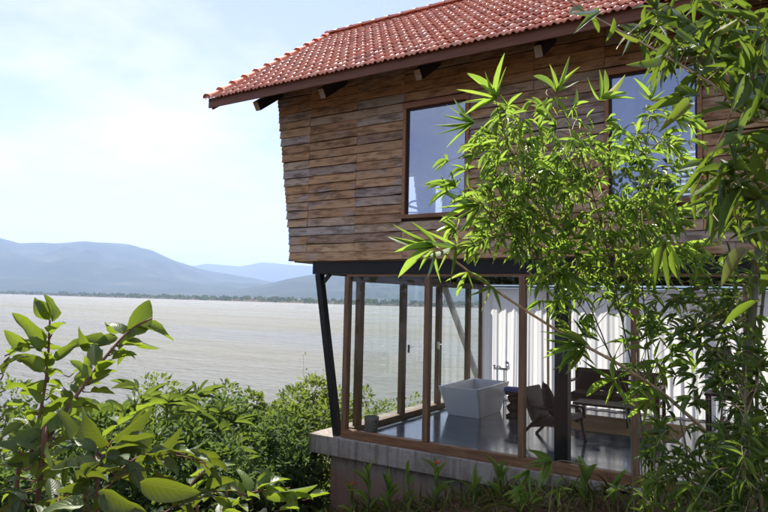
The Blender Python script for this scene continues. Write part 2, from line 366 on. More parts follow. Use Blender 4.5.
# ------------------------------------------------------------------ ground, lake, hills
LAKE_Z = -6.0
FW = np.array([-.5346, .8451]); RT = np.array([.8451, .5346])
def ground(x, y):
    if x > 6: s = .25 + (x - 6) * .12
    elif x > -2: s = float(np.interp(x, [-2, -.3, 1.3, 2.1, 3.3, 4.2, 6], [-1.67, -1.3, -.78, -.46, -.22, -.1, .25]))
    else: s = -1.67 + (x + 2) * .33
    s -= .024 * (y + .3)
    if y > 5: s -= .2 * (y - 5)
    if -.2 < x < 8.55 and y > -.02 and y < 5.05: s = min(s, -.55)
    elif x > 4 and y > -1.6: s = min(s, -.12 + .06 * max(0, -.3 - y) * max(0, x - 4))
    s = max(-9., min(9., s))
    u = (x - CAM[0]) * FW[0] + (y - CAM[1]) * FW[1]; v = (x - CAM[0]) * RT[0] + (y - CAM[1]) * RT[1]
    U = 800 - .8 * min(v, 0)
    if u > U - 60: s = max(s, -9 + min((u - U + 60) * .055, 5.5))
    if abs(x) < 60 and abs(y) < 60:
        s += .07 * mnoise.noise(Vector((x * .8, y * .8, 0))) + .03 * mnoise.noise(Vector((x * 3, y * 3, 5)))
    return s
def axis_(c):
    a = [0.0]; st = .32
    while a[-1] < 9500:
        a.append(a[-1] + st)
        if a[-1] > 11: st *= 1.16
    return np.array([c - t for t in a[:0:-1]] + [c + t for t in a])
gx, gy = axis_(1.), axis_(-1.)
GV = [(x, y, ground(x, y)) for y in gy for x in gx]; nx = len(gx)
GF = [(j * nx + i, j * nx + i + 1, (j + 1) * nx + i + 1, (j + 1) * nx + i) for j in range(len(gy) - 1) for i in range(nx - 1)]
gm = MB(); gm.v = GV; gm.f = GF
tag(gm.build('ground', M_soil, None, True), kind='structure')
lk = MB(); L = 9400
lk.add([(-L, -L, LAKE_Z), (L, -L, LAKE_Z), (L, L, LAKE_Z), (-L, L, LAKE_Z)], [(0, 1, 2, 3)])
tag(lk.build('lake', M_water), kind='structure')

def hill(name, prof, D, depth, seed, rows=16, wob=.06):
    xs = np.arange(-640, 1460, 11.)
    ph = np.interp(xs, [p[0] for p in prof], [p[1] for p in prof])
    V = []; F = []; n = len(xs)
    for j in range(-rows, rows // 2 + 1):
        t = abs(j) / rows if j < 0 else j / (rows / 2)
        for i, x in enumerate(xs):
            y = ph[i]
            ln = 1.6 * mnoise.noise(Vector((x * .035, seed, 0))) + .8 * mnoise.noise(Vector((x * .11, seed, 4)))
            Dr = D * (1 + wob * mnoise.noise(Vector((x * .01, seed * 2., 1))))
            top = horiz(x, y + ln, Dr)
            dirv = Vector((top.x - CAM[0], top.y - CAM[1], 0)).normalized()
            prof_h = (1 - t) ** 1.25 if j < 0 else 1 - t
            H = max(top.z + 6.5, 1)
            off = dirv * (depth * t * (-1 if j < 0 else .7))
            p = Vector((top.x, top.y, 0)) + off
            rr = (mnoise.ridged_multi_fractal(Vector((p.x / (depth * .33), p.y / (depth * .33), seed)), 1., 2., 4, 1., 2.) - 1) * .42 * H * min(1, 4 * t) * (1 - t)
            V.append((p.x, p.y, -6.8 + H * prof_h + rr))
    R_ = 2 * 0 + rows + rows // 2 + 1
    F = [(j * n + i, j * n + i + 1, (j + 1) * n + i + 1, (j + 1) * n + i) for j in range(R_ - 1) for i in range(n - 1)]
    m = MB(); m.v = V; m.f = F
    return tag(m.build(name, M_hill, None, True), kind='structure')
hill('hill_ridge', [(-640, 262), (-420, 246), (-250, 252), (-120, 232), (-40, 230), (0, 238), (20, 243), (50, 243.5), (85, 241.5), (105, 242), (130, 244), (148, 249), (170, 259), (198, 268), (222, 273), (246, 276.5), (300, 287), (420, 296), (640, 288), (900, 270), (1460, 262)], 4300, 1900, 3.1)
hill('hill_far', [(-640, 290), (140, 285), (180, 268), (205, 263), (235, 266), (262, 262), (300, 265), (345, 268), (420, 266), (520, 276), (760, 280), (1460, 285)], 7400, 1500, 8.4, 8)
hill('hill_near', [(-640, 296), (180, 294), (225, 292), (248, 288), (268, 284), (290, 278), (312, 275), (345, 273), (400, 280), (470, 279), (540, 285), (700, 300), (1460, 305)], 2700, 900, 5.7, 10)

# ------------------------------------------------------------------ leaf templates
UVS = {}; KEEP = []
def leaf_template(stations, halfw, droop, fold, twist=0, wave=0):
    """leaf along +Y, unit length, half width 0.5 at its widest, two rows of triangles"""
    v = []; n = len(stations)
    for i, t in enumerate(stations):
        h = halfw(t) * .5; z = -droop * t * t; a = twist * t
        wz = wave * math.sin(t * 9)
        for sx in (-1, 0, 1):
            v.append((sx * h * math.cos(a), t * (1 - .25 * droop * t), z + (fold * h if sx else 0) + sx * h * math.sin(a) + sx * wz * h))
    f = []
    for i in range(n - 1):
        for k in (0, 1):
            a = i * 3 + k; b = a + 1; c = a + 3; d = c + 1
            f += [(a, b, d), (a, d, c)]
    v = np.array(v); UVS[id(v)] = np.array([(sx * .5 + .5, t) for t in stations for sx in (-1, 0, 1)]); KEEP.append(v)
    return v, np.array(f)
lance = lambda t: max(.02, (math.sin(math.pi * min(1, t * 1.0) ** .62)) ** .85) if t < 1 else .0
ovate = lambda t: max(.03, math.sin(math.pi * t ** .72) ** .75) * (1 - .12 * t) if t < 1 else .0
BAM_T = [leaf_template([0, .1, .3, .5, .72, .88, 1], lance, d, f, tw) for d, f, tw in ((.04, .25, .0), (.12, .3, .3), (.22, .25, -.25), (.0, .35, .15), (.34, .2, .4))]
OV_T = [leaf_template([0, .08, .22, .4, .58, .76, .9, 1], ovate, d, f, tw, wv) for d, f, tw, wv in ((.12, .3, .0, .0), (.3, .35, .25, .12), (.5, .2, -.2, .1), (.02, .5, .1, .15))]
SM_T = [leaf_template([0, .35, .7, 1], ovate, d, .3) for d in (.1, .4)]
GR_T = [leaf_template([0, .3, .6, .85, 1], lambda t: 1 - t ** 2.2 if t < 1 else 0, d, .3) for d in (.2, .6)]
def template_meshes(ts, name, mats):
    return {m.name: [np_mesh(name, v, f, m) for v, f in ts] for m in mats}
def lmat(base, d, nrm, length, width):
    d = Vector(d).normalized(); nrm = Vector(nrm); x = d.cross(nrm)
    if x.length < 1e-4: x = d.orthogonal()
    x.normalize(); z = x.cross(d)
    return Matrix(((x.x * width, d.x * length, z.x * length, base[0]), (x.y * width, d.y * length, z.y * length, base[1]), (x.z * width, d.z * length, z.z * length, base[2]), (0, 0, 0, 1)))
_tm = {}
def leaves_to_scene(parent, mats, templates, material, n_parts, name='leaf'):
    """the leaves that show largest become parts of their own, the rest one mass"""
    if material.name not in _tm: _tm[material.name] = {}
    key = id(templates)
    if key not in _tm[material.name]: _tm[material.name][key] = [np_mesh(name, v, f, material, True, UVS[id(v)]) for v, f in templates]
    tms = _tm[material.name][key]
    def size(M):
        p = M.translation; x, y, z = proj(p)
        if z < .3 or x < -20 or x > 790 or y < -20 or y > 530: return 0
        return M.col[1].length / z
    order = sorted(range(len(mats)), key=lambda i: -size(mats[i]))
    inv = parent.matrix_world.inverted() if False else Matrix.Translation(-parent.location)
    rest = {}
    for k, i in enumerate(order):
        t = i % len(templates)
        if k < n_parts and size(mats[i]) > 0:
            o = bpy.data.objects.new(name, tms[t]); link(o, parent); o.matrix_local = inv @ mats[i]
        else: rest.setdefault(t, []).append(np.array(inv @ mats[i]))
    if rest:
        Vs, Ts, Us, off = [], [], [], 0
        for t, ms in rest.items():
            v, f = merged(*templates[t], ms); Vs.append(v); Ts.append(f + off); off += len(v); Us.append(np.tile(UVS[id(templates[t][0])], (len(ms), 1)))
        o = bpy.data.objects.new('foliage', np_mesh('foliage', np.vstack(Vs), np.vstack(Ts), material, True, np.vstack(Us))); link(o, parent); o['kind'] = 'stuff'
def rv(a=-1, b=1): return Vector((rnd.uniform(a, b), rnd.uniform(a, b), rnd.uniform(a, b)))
def unit():
    while True:
        v = rv()
        if .05 < v.length < 1: return v.normalized()
def smooth_path(pts, n=6):
    P = [Vector(p) for p in pts]; P = [P[0] * 2 - P[1]] + P + [P[-1] * 2 - P[-2]]; o = []
    for i in range(1, len(P) - 2):
        for k in range(n):
            t = k / n; a, b, c, d = P[i - 1:i + 3]
            o.append(.5 * ((2 * b) + (c - a) * t + (2 * a - 5 * b + 4 * c - d) * t * t + (3 * b - a - 3 * c + d) * t ** 3))
    o.append(P[-2]); return o

# far trees on the opposite shore
fv = []
for _ in range(1500):
    v = rnd.uniform(-1500, 250); U = 800 - .8 * min(v, 0) + rnd.uniform(-8, 90)
    x = CAM[0] + FW[0] * U + RT[0] * v; y = CAM[1] + FW[1] * U + RT[1] * v
    h = rnd.choice((1.6, 2.4, 3.4, 5.5)) * rnd.uniform(.6, 1.2)
    for _k in range(3):
        d = unit(); fv.append(lmat((x + rnd.uniform(-5, 5), y + rnd.uniform(-3, 3), max(ground(x, y), -6) + h * rnd.uniform(0, .4)), (d.x, d.y, abs(d.z) + .8), unit(), h, h * 1.5))
V_, T_ = merged(*SM_T[0], [np.array(m) for m in fv])
tag(link(bpy.data.objects.new('shore_trees', np_mesh('shore_trees', V_, T_, M_fartree))), 'dark band of trees along the far shore of the lake', 'trees', kind='stuff')

# trees uphill behind the viewer, seen in the upper windows
wl = []; wt = MB()
for k in range(15):
    x = -16 + k * 2.9 + rnd.uniform(-1, 1); y = -30 + rnd.uniform(-5, 5) + abs(k - 7) * .5; g_ = ground(x, y); h = rnd.uniform(7, 12)
    wt.tube([(x, y, g_ - .2), (x + rnd.uniform(-.3, .3), y, g_ + h * .5), (x + rnd.uniform(-.5, .5), y, g_ + h * .85)], [.2, .13, .05], 6, False)
    for _ in range(26):
        c = Vector((x, y, g_ + h * rnd.uniform(.3, 1.))) + Vector((rnd.uniform(-2, 2), rnd.uniform(-2, 2), 0))
        for _q in range(26):
            u = unit(); wl.append(np.array(lmat(c + u * rnd.uniform(.3, .9), u + unit(), unit(), .42, .26)))
v_, t_ = merged(*SM_T[0], wl)
wo_ = empty('wood', (0, -30, 0)); tag(wo_, 'mass of trees mirrored in the upper windows', 'trees', kind='stuff')
o = link(bpy.data.objects.new('crown', np_mesh('crown', v_ - np.array([0, -30, 0]), t_, M_bush3)), wo_); o['kind'] = 'stuff'
wt.v = [(a, b + 30, c) for a, b, c in wt.v]; tag(wt.build('trunks', M_bark, wo_, True), kind='stuff')

# ------------------------------------------------------------------ the house
house = empty('lake_house', (0, 0, 0))
tag(house, 'two storey timber house with red tiled roof and glazed ground floor', 'house')
X1 = 8.6                       # right end of the house
def xend(z): return -1.13 - (z - 2.64) * .148
PITCH = math.atan2(2.29, 3.23); SL = 2.29 / 3.23
EAVE_Y, EAVE_Z, RIDGE_Y, RIDGE_Z, RX0 = -.8, 5.30, 2.43, 7.59, -2.38

# slab and plinth
m = MB(); m.box(-.60, X1, -.10, 5.3, -.33, -.05); o = m.build('floor_slab', M_conc, house, bevel=.012)
m = MB(); m.box(-.25, X1 - .1, .03, 5.0, -3.4, -.331); m.build('plinth', M_conc, house)
m = MB(); m.box(.05, X1 - .1, .03, 5.1, -.049, .0); m.build('floor', M_floor, house)
m = MB(); m.bar((-.53, -.02, -.335), (-.76, -.05, -1.75), .07, .09, (0, 1, 0)); m.build('prop_post', M_dark, house)
m = MB(); m.bar((-.5, 4.6, -.335), (-.72, 4.7, -3.1), .07, .09, (0, 1, 0)); m.build('prop_post', M_dark, house)

# steel frame
def ibeam(a, b, h, w, name, mat=M_steel):
    m = MB(); m.bar(a, b, .02, h)
    d = Vector((0, 0, h / 2 - .01)); m.bar(Vector(a) - d, Vector(b) - d, w, .02); m.bar(Vector(a) + d, Vector(b) + d, w, .02)
    return m.build(name, mat, house)
m = MB(); m.box(-.70, X1, .0, .14, 2.412, 2.60); m.build('steel_beam', M_steel, house, bevel=.006)
m = MB(); m.box(-.70, -.56, .141, 5.0, 2.412, 2.60); m.build('steel_beam', M_steel, house, bevel=.006)
m = MB(); m.box(-.70, X1, 4.9, 5.04, 2.412, 2.60); m.build('steel_beam', M_steel, house, bevel=.006)
m = MB(); m.bar((-.16, .06, -.06), (-.60, .06, 2.412), .10, .12, (0, 1, 0)); m.build('steel_column', M_steel, house, bevel=.006)
m = MB(); m.bar((-.56, .07, 2.25), (-.40, .07, 2.411), .05, .05, (0, 1, 0)); m.build('knee_plate', M_steel, house)
m = MB(); m.bar((-.10, 5.72, -.3), (-.62, 4.42, 2.43), .10, .10, (0, 1, 0)); m.build('slanted_brace', M_steelpale, house)
for x in (3.24, 6.6):
    m = MB(); m.box(x - .085, x + .085, .14, .30, 0, 2.411); m.build('steel_column', M_steel, house, bevel=.005)

# ground floor glazing
W = 1.39
posts = [0, W, 2 * W, 4.15, 5.3, 6.7, 8.1]
sill = MB(); sill.box(-.03, X1 - .2, -.045, .075, -.049, .075); sill.build('sill_beam', M_wood_x, house, bevel=.006)
hd = MB(); hd.box(-.03, X1 - .2, .012, .075, 2.375, 2.411); hd.build('head_rail', M_wood_x, house)
for x in posts:
    m = MB(); m.box(x - .04, x + .04, -.035, .07, .076, 2.374); m.build('post', M_wood_z, house, bevel=.005)
for a, b in zip(posts[:-1], posts[1:]):
    m = MB(); m.box(a + .041, b - .041, .012, .022, .076, 2.374); m.build('glass_pane', M_glass, house)
yp = [.27, 1.6, 2.95, 4.28, 4.98]
m = MB(); m.box(.0, .12, .08, 5.0, .001, .095); m.build('sill_beam', M_wood_y, house, bevel=.005)
m = MB(); m.box(.0, .10, .08, 5.0, 2.30, 2.41); m.build('head_rail', M_wood_y, house)
for i, y in enumerate(yp):
    m = MB(); m.box(.01, .09, y - .07, y + .07, .096, 2.299); m.build('post', M_wood_z, house, bevel=.005)
for i, (a, b) in enumerate(zip([.08] + yp[:-1], yp)):
    m = MB(); m.box(.045, .055, a + .071 if i else a, b - .071, .096, 2.299); p = m.build('glass_pane', M_glass, house)
for y in (1.72, 2.83):
    m = MB(); m.box(.09, .13, y - .012, y + .012, 1.12, 1.26); m.box(.125, .14, y - .012, y + .10, 1.20, 1.225); m.build('door_handle', M_chrome, house, bevel=.003)
for x in (1.5, 2.9, 4.3, 5.7, 7.1, 8.4):
    m = MB(); m.box(x - .04, x + .04, 4.96, 5.04, 0, 2.41); m.build('post', M_wood_z, house)
m = MB(); m.box(.11, X1 - .2, 4.95, 5.05, .001, .09); m.build('sill_beam', M_wood_x, house)
m = MB(); m.box(X1 - .19, X1 - .09, .03, 5., .001, 2.41); m.build('side_wall', M_inner, house)

# upper floor box
m = MB(); m.box(-1.08, X1, .0, 5.0, 2.601, 2.64); m.build('upper_floor', M_ceiling, house)
ZT = 5.62
WINS = [(.954, 2.012, 3.24, 4.892), (3.82, 4.89, 3.24, 4.892), (6.6, 7.6, 3.24, 4.892)]
def wall_with_openings(x0f, x1, y0, y1, zb, zt, wins):
    m = MB()
    edges = [zb] + sorted({z for w_ in wins for z in w_[2:4]}) + [zt]
    for za, zb_ in zip(edges[:-1], edges[1:]):
        ws = sorted([w_ for w_ in wins if w_[2] < (za + zb_) / 2 < w_[3]]); a0, a1 = x0f(za), x0f(zb_)
        for w_ in ws + [(x1, x1)]:
            b0 = b1 = w_[0]
            m.add([(a0, y0, za), (b0, y0, za), (b0, y1, za), (a0, y1, za), (a1, y0, zb_), (b1, y0, zb_), (b1, y1, zb_), (a1, y1, zb_)], [(3, 2, 1, 0), (4, 5, 6, 7), (0, 1, 5, 4), (1, 2, 6, 5), (2, 3, 7, 6), (3, 0, 4, 7)])
            a0 = a1 = w_[1]
    return m
wall = wall_with_openings(lambda z: xend(z) + .02, X1, .0, .10, 2.641, ZT, WINS).build('upper_wall', M_soffit, house)
BW = [(-1.18, -.88, 3.9, 4.86), (3.93, 4.43, 3.9, 4.98)]
wall_with_openings(lambda z: xend(z) + .02, X1, 4.9, 5.0, 2.641, ZT, BW).build('back_wall', M_inner, house)
m = MB(); m.box(X1 - .1, X1, .101, 4.899, 2.641, ZT); m.build('end_wall', M_inner, house)
# leaning end wall with two openings towards the lake
em = MB()
def end_slab(ya, yb, za, zb):
    em.add([(xend(za) + dx, y, za) for dx in (.02, .1) for y in (ya, yb)] + [(xend(zb) + dx, y, zb) for dx in (.02, .1) for y in (ya, yb)], [(0, 2, 3, 1), (4, 5, 7, 6), (0, 1, 5, 4), (1, 3, 7, 5), (3, 2, 6, 7), (2, 0, 4, 6)])
EW = [(3.88, 4.52)]
end_slab(.101, 4.899, 2.641, 3.3)
for a, b in zip([.101] + [e[1] for e in EW], [e[0] for e in EW] + [4.899]): end_slab(a, b, 3.3, 4.9)
end_slab(.101, 4.899, 4.9, ZT)
end_wall = em.build('end_wall', M_inner, house)
m = MB(); m.box(xend(ZT) + .1, X1 - .1, .1, 4.9, ZT - .05, ZT - .001); m.build('upper_ceiling', M_inner, house)

# siding boards, lapped, each a piece of its own
PZ = .137
joints = [-.81, .12, .954, 2.012, 2.92, 3.82, 4.89, 5.75, 6.6, 7.6]
def board(x0, x1, zb, h, proud, th=.022, lean=0., parent=wall, y=-.004, name='board', yaxis=False):
    L_ = x1 - x0
    m = MB(); k = max(1, int(L_ / .22)); v = []
    for i in range(k + 1):
        t = -L_ / 2 + L_ * i / k; dz = rnd.uniform(-.007, .006); dy = rnd.uniform(-.006, .004)
        v += [(t, -proud - th + dy, dz), (t, -proud + dy, dz - .001), (t, 0, h), (t, -th * .8, h)]
    f = [(3, 2, 1, 0), tuple(k * 4 + q for q in range(4))]
    f += [(i * 4 + q, i * 4 + (q + 1) % 4, (i + 1) * 4 + (q + 1) % 4, (i + 1) * 4 + q) for i in range(k) for q in range(4)]
    m.add(v, f); o = m.build(name, M_board, parent)
    return o
zrow = 2.765; r = 0
while zrow < ZT - .02:
    xs = [xend(zrow) - rnd.uniform(.0, .025)] + joints + [X1 + .02]
    zc = zrow + PZ / 2
    i = 0
    while i < len(xs) - 1:
        a, b = xs[i], xs[i + 1]; j = i + 1
        inwin = any(w_[0] <= (a + b) / 2 <= w_[1] and w_[2] - .02 < zc < w_[3] + .02 for w_ in WINS)
        if not inwin:
            while j < len(xs) - 1 and j - i < 3 and rnd.random() < .22 and not any(w_[0] <= (xs[j] + xs[j + 1]) / 2 <= w_[1] and w_[2] - .02 < zc < w_[3] + .02 for w_ in WINS): j += 1
            b = xs[j]
            gap = rnd.uniform(.001, .006)
            o = board(a + gap, b - gap, 0, PZ - rnd.uniform(.004, .013), rnd.uniform(.010, .024))
            o.location = ((a + b) / 2, -.004, zrow - rnd.uniform(0, .008)); o.rotation_euler = (0, R(rnd.uniform(-.22, .22)), 0)
        i = j
    zrow += PZ
for a, b in ((-1.16, .98), (.985, 3.1), (3.105, 5.2), (5.205, 7.1), (7.105, X1 + .03)):
    o = board(a, b, 0, .145, .018, .035); o.location = ((a + b) / 2, -.004, 2.622)
z = 2.70
while z < ZT - .02:        # the end wall towards the lake
    c = z + PZ / 2
    segs = [(-.02, 4.99)] if not 3.3 < c < 4.9 else [(-.02, 3.88), (4.52, 4.99)]
    for a, b in segs:
        o = board(a, b, 0, PZ + .022, .016, parent=end_wall); o.location = (xend(z) + .015, (a + b) / 2, z); o.rotation_euler = (0, 0, R(-90))
    z += PZ
# windows
for k, (xa, xb, za, zb) in enumerate(WINS):
    wd = MB(); wd.box(xa - .005, xb + .005, -.062, .06, za - .03, za + .03); wd.build('window_sill', M_wood_x, house, bevel=.004)
    wf = MB(); wf.box(xa - .012, xb + .012, -.066, .06, zb - .055, zb + .03)
    for s in (xa, xb - .05): wf.box(s, s + .05, -.058, .06, za + .03, zb - .055)
    wo = wf.build('window', M_trim, house, bevel=.004)
    ir = MB()
    for s in (xa + .05, xb - .075): ir.box(s, s + .025, -.02, .03, za + .03, zb - .055)
    ir.box(xa + .075, xb - .075, -.02, .03, zb - .08, zb - .055); ir.build('frame', M_dark, wo)
    pn = MB(); pn.box(xa + .075, xb - .075, .0, .008, za + .03, zb - .08); pn.build('pane', M_glass_up, wo)
for ya, yb in EW:
    m = MB(); x0 = (xend(3.3) + xend(4.9)) / 2
    for y in (ya, yb): m.bar((xend(3.3) + .05, y, 3.3), (xend(4.9) + .05, y, 4.9), .05, .1, (0, 1, 0))
    m.bar((xend(4.1) + .05, ya, 4.1), (xend(4.1) + .05, yb, 4.1), .02, .05); m.build('window', M_wood_z, house)
for xa, xb, za, zb in BW:
    m = MB()
    for x in (xa, xb): m.box(x - .03, x + .03, 4.88, 5.02, za - .03, zb + .03)
    for z in (za, zb): m.box(xa + .031, xb - .031, 4.88, 5.02, z - .03, z + .03)
    wo = m.build('window', M_wood_z, house)
xa, xb, za, zb = BW[1]
bl = MB()
nsl = 11
for i in range(nsl):
    zc = za + .06 + (zb - za - .1) * i / (nsl - 1); s_ = MB(); s_.bar((xa + .035, 4.86, zc), (xb - .035, 4.86, zc), .012, .065, (0, .45, 1)); s_.build('blind_slat', M_curtain, wo)
m = MB(); m.box(xa + .12, xa + .135, 4.835, 4.845, za, zb); m.build('blind_cord', M_dark, wo)

# roof
rt = MB()
def rz(y): return EAVE_Z + (y - EAVE_Y) * SL if y <= RIDGE_Y else RIDGE_Z - (y - RIDGE_Y) * SL
RX1 = X1 + 1.2
BY = 2 * RIDGE_Y - EAVE_Y
rt.add([(x, y, z - d) for x in (RX0 + .04, RX1) for y, z, d in ((EAVE_Y + .03, EAVE_Z + .03 * SL, .045), (RIDGE_Y, RIDGE_Z, .045), (BY - .03, EAVE_Z + .03 * SL, .045), (EAVE_Y + .03, EAVE_Z + .03 * SL, .075), (RIDGE_Y, RIDGE_Z, .075), (BY - .03, EAVE_Z + .03 * SL, .075))],
       [(0, 1, 7, 6), (1, 2, 8, 7), (4, 3, 9, 10), (5, 4, 10, 11), (0, 3, 4, 1), (1, 4, 5, 2), (7, 10, 9, 6), (8, 11, 10, 7), (0, 6, 9, 3), (2, 5, 11, 8)])
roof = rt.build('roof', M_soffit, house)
m = MB(); m.box(RX0 + .02, RX1, EAVE_Y + .0, EAVE_Y + .029, EAVE_Z - .168, EAVE_Z - .012); m.build('fascia', M_fascia, roof, bevel=.004)
m = MB(); m.box(RX0 + .02, RX1, BY - .029, BY, EAVE_Z - .185, EAVE_Z - .012); m.build('fascia', M_fascia, roof)
for yb in (EAVE_Y + .03, BY - .03):
    m = MB(); m.bar((RX0 + .05, yb, rz(yb) - .135 if yb < RIDGE_Y else EAVE_Z - .115), (RX0 + .05, RIDGE_Y, RIDGE_Z - .155), .035, .16); m.build('barge_board', M_fascia, roof)
for x in (-1.46, -.14, 1.5, 3.17, 4.8, 6.4, 8.0):
    m = MB(); y0 = -.6; z0 = 5.085
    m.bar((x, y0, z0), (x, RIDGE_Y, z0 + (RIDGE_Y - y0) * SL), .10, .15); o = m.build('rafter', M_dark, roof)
    n_ = Vector((0, -1, -SL)).normalized(); e = Vector((x, y0, z0))
    m = MB(); m.bar(e + n_ * .001, e + n_ * .006, .094, .144); m.build('rafter_end', M_endgrain, roof)
for yy in (-.30, .9, 2.1):
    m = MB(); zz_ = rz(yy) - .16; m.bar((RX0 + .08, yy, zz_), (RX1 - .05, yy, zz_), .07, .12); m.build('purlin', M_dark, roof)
m = MB()    # gable infill above the end wall
m.add([(xend(ZT) + .02 + dx, y, z) for dx in (0, .08) for y, z in ((.0, ZT + .001), (5.0, ZT + .001), (RIDGE_Y, RIDGE_Z - .1))], [(0, 2, 1), (3, 4, 5), (0, 1, 4, 3), (1, 2, 5, 4), (2, 0, 3, 5)])
m.build('gable', M_soffit, house)
# tiles: one S-shaped pan with a raised roll and an open lower edge
TW, TL = .165, .29
def tile_geo():
    prof = [(0, .0), (.08, .003), (.16, .016), (.24, .027), (.32, .027), (.40, .016), (.48, .003), (.56, .0), (.64, .004), (.72, .013), (.80, .016), (.88, .010), (.95, .002), (1.04, .0)]
    V = []; n = len(prof)
    for (yy, zz_) in ((0, .038), (TL * 1.06, .008)):
        for u, h in prof: V.append((u * TW, yy, zz_ + h))
    for u, h in prof: V.append((u * TW, .0, .038 + h - .018))
    F = []
    for i in range(n - 1): F += [(i, i + 1, n + i + 1), (i, n + i + 1, n + i), (2 * n + i, 2 * n + i + 1, i + 1), (2 * n + i, i + 1, i)]
    return np.array(V), np.array(F)
TV, TF = tile_geo()
tme = np_mesh('tile', TV, TF, M_tile, True)
slope_len = math.hypot(RIDGE_Y - EAVE_Y, RIDGE_Z - EAVE_Z)
def tile_mats(front=True):
    L_ = []
    nc = int((RX1 - RX0) / TW); nr = int(slope_len / TL) + 1
    for j in range(nr):
        d = -.045 + j * TL
        if d + TL * .7 > slope_len: d = slope_len - TL * .95
        for i in range(nc):
            x = RX0 + i * TW + rnd.uniform(-.003, .003)
            if front:
                Mx = Matrix.Translation((x, EAVE_Y + d * math.cos(PITCH), EAVE_Z + d * math.sin(PITCH) - .035 + rnd.uniform(0, .005))) @ Matrix.Rotation(PITCH, 4, 'X')
            else:
                Mx = Matrix.Translation((x + TW, BY - d * math.cos(PITCH), EAVE_Z + d * math.sin(PITCH) - .035)) @ Matrix.Rotation(math.pi, 4, 'Z') @ Matrix.Rotation(PITCH, 4, 'X')
            L_.append(Mx @ Matrix.Rotation(R(rnd.uniform(-1.3, 1.3)), 4, 'Z') @ Matrix.Rotation(R(rnd.uniform(-.8, .8)), 4, 'X'))
    return L_
ft = tile_mats()
def tsize(Mx):
    x, y, z = proj(Mx @ Vector((TW / 2, TL / 2, .05)))
    return 1 / z if (-5 < x < 773 and -3 < y < 515) else 0
order = sorted(range(len(ft)), key=lambda i: -tsize(ft[i]))
for i in order[:300]:
    if tsize(ft[i]) > 0:
        o = bpy.data.objects.new('tile', tme); link(o, roof); o.matrix_local = ft[i]
rest = [np.array(ft[i]) for i in order[300:]] + [np.array(x) for x in tile_mats(False)]
v_, t_ = merged(TV, TF, rest)
tag(link(bpy.data.objects.new('tile_field', np_mesh('tile_field', v_, t_, M_tile)), roof), kind='stuff')
# ridge caps and verge caps
def cap_mesh(L_, r0):
    m = MB(); n = 7
    lo = []
    for t, rr in ((0, r0 * 1.12), (.12, r0 * 1.12), (.121, r0), (1, r0 * .94)):
        lo.append([(L_ * t, rr * math.cos(math.pi * k / (n - 1)), rr * .8 * math.sin(math.pi * k / (n - 1))) for k in range(n)])
    V = [p for l in lo for p in l]
    F = [(i * n + k, i * n + k + 1, (i + 1) * n + k + 1, (i + 1) * n + k) for i in range(3) for k in range(n - 1)] + [tuple(range(n))]
    m.add(V, F); return m.mesh('ridge_cap', M_tile, True)
cm_ = cap_mesh(.33, .105)
x = RX0 - .06
while x < RX1:
    o = bpy.data.objects.new('ridge_cap', cm_); link(o, roof); o.location = (x, RIDGE_Y, RIDGE_Z + .0); o.rotation_euler = (0, R(rnd.uniform(-1.5, 1.5) - 2), 0); x += .31
vm = cap_mesh(.36, .08); d = -.05
while d < slope_len - .2:
    o = bpy.data.objects.new('verge_cap', vm); link(o, roof)
    o.matrix_local = Matrix.Translation((RX0 + .02, EAVE_Y + d * math.cos(PITCH), EAVE_Z + d * math.sin(PITCH) + .02)) @ Matrix.Rotation(PITCH, 4, 'X') @ Matrix.Rotation(R(90), 4, 'Z') @ Matrix.Rotation(R(5), 4, 'Y'); d += .34

# ------------------------------------------------------------------ furniture and fittings
def curtain(x0, x1, y, z0, z1, label, fold=.21, amp=.024, seed=0, group='sheer curtains along the back glazing'):
    n = int((x1 - x0) / .018); rows = 7; V = []
    for j in range(rows):
        t = j / (rows - 1)
        for i in range(n + 1):
            x = x0 + (x1 - x0) * i / n
            a = amp * (.6 + .4 * t) * (math.sin(2 * math.pi * x / fold + 2.2 * math.sin(x * 2.3 + seed) + .8 * math.sin(x * 7.1 + seed)) + .45 * math.sin(2 * math.pi * x / (fold * .43) + 2 * math.sin(x * 5 + seed)))
            V.append((x + .03 * t * math.sin(x * 4 + seed), y + a, z1 + (z0 - z1) * t))
    F = [(j * (n + 1) + i, j * (n + 1) + i + 1, (j + 1) * (n + 1) + i + 1, (j + 1) * (n + 1) + i) for j in range(rows - 1) for i in range(n)]
    root = empty('curtain', ((x0 + x1) / 2, y, z0)); tag(root, label, 'curtain', group)
    m = MB(); m.v = [(a - (x0 + x1) / 2, b - y, c - z0) for a, b, c in V]; m.f = F; m.build('cloth', M_curtain, root, True)
    r_ = MB(); hw = (x1 - x0) / 2; r_.tube([(-hw, 0, z1 - z0 + .03), (hw, 0, z1 - z0 + .03)], .014, 8); r_.build('curtain_rod', M_dark, root)
    return root
curtain(.14, 1.55, 4.80, .03, 2.33, 'white sheer curtain hanging behind the bathtub', seed=1)
curtain(1.62, 3.05, 4.80, .03, 2.33, 'white sheer curtain hanging between the armchair and the sofa', seed=2.2)
curtain(3.1, 4.7, 4.80, .03, 2.33, 'white sheer curtain hanging behind the dark sofa cushions', seed=3.7)
curtain(4.75, 8.2, 4.80, .03, 2.33, 'white sheer curtain behind the lamp at the right side of the room', seed=5.1)

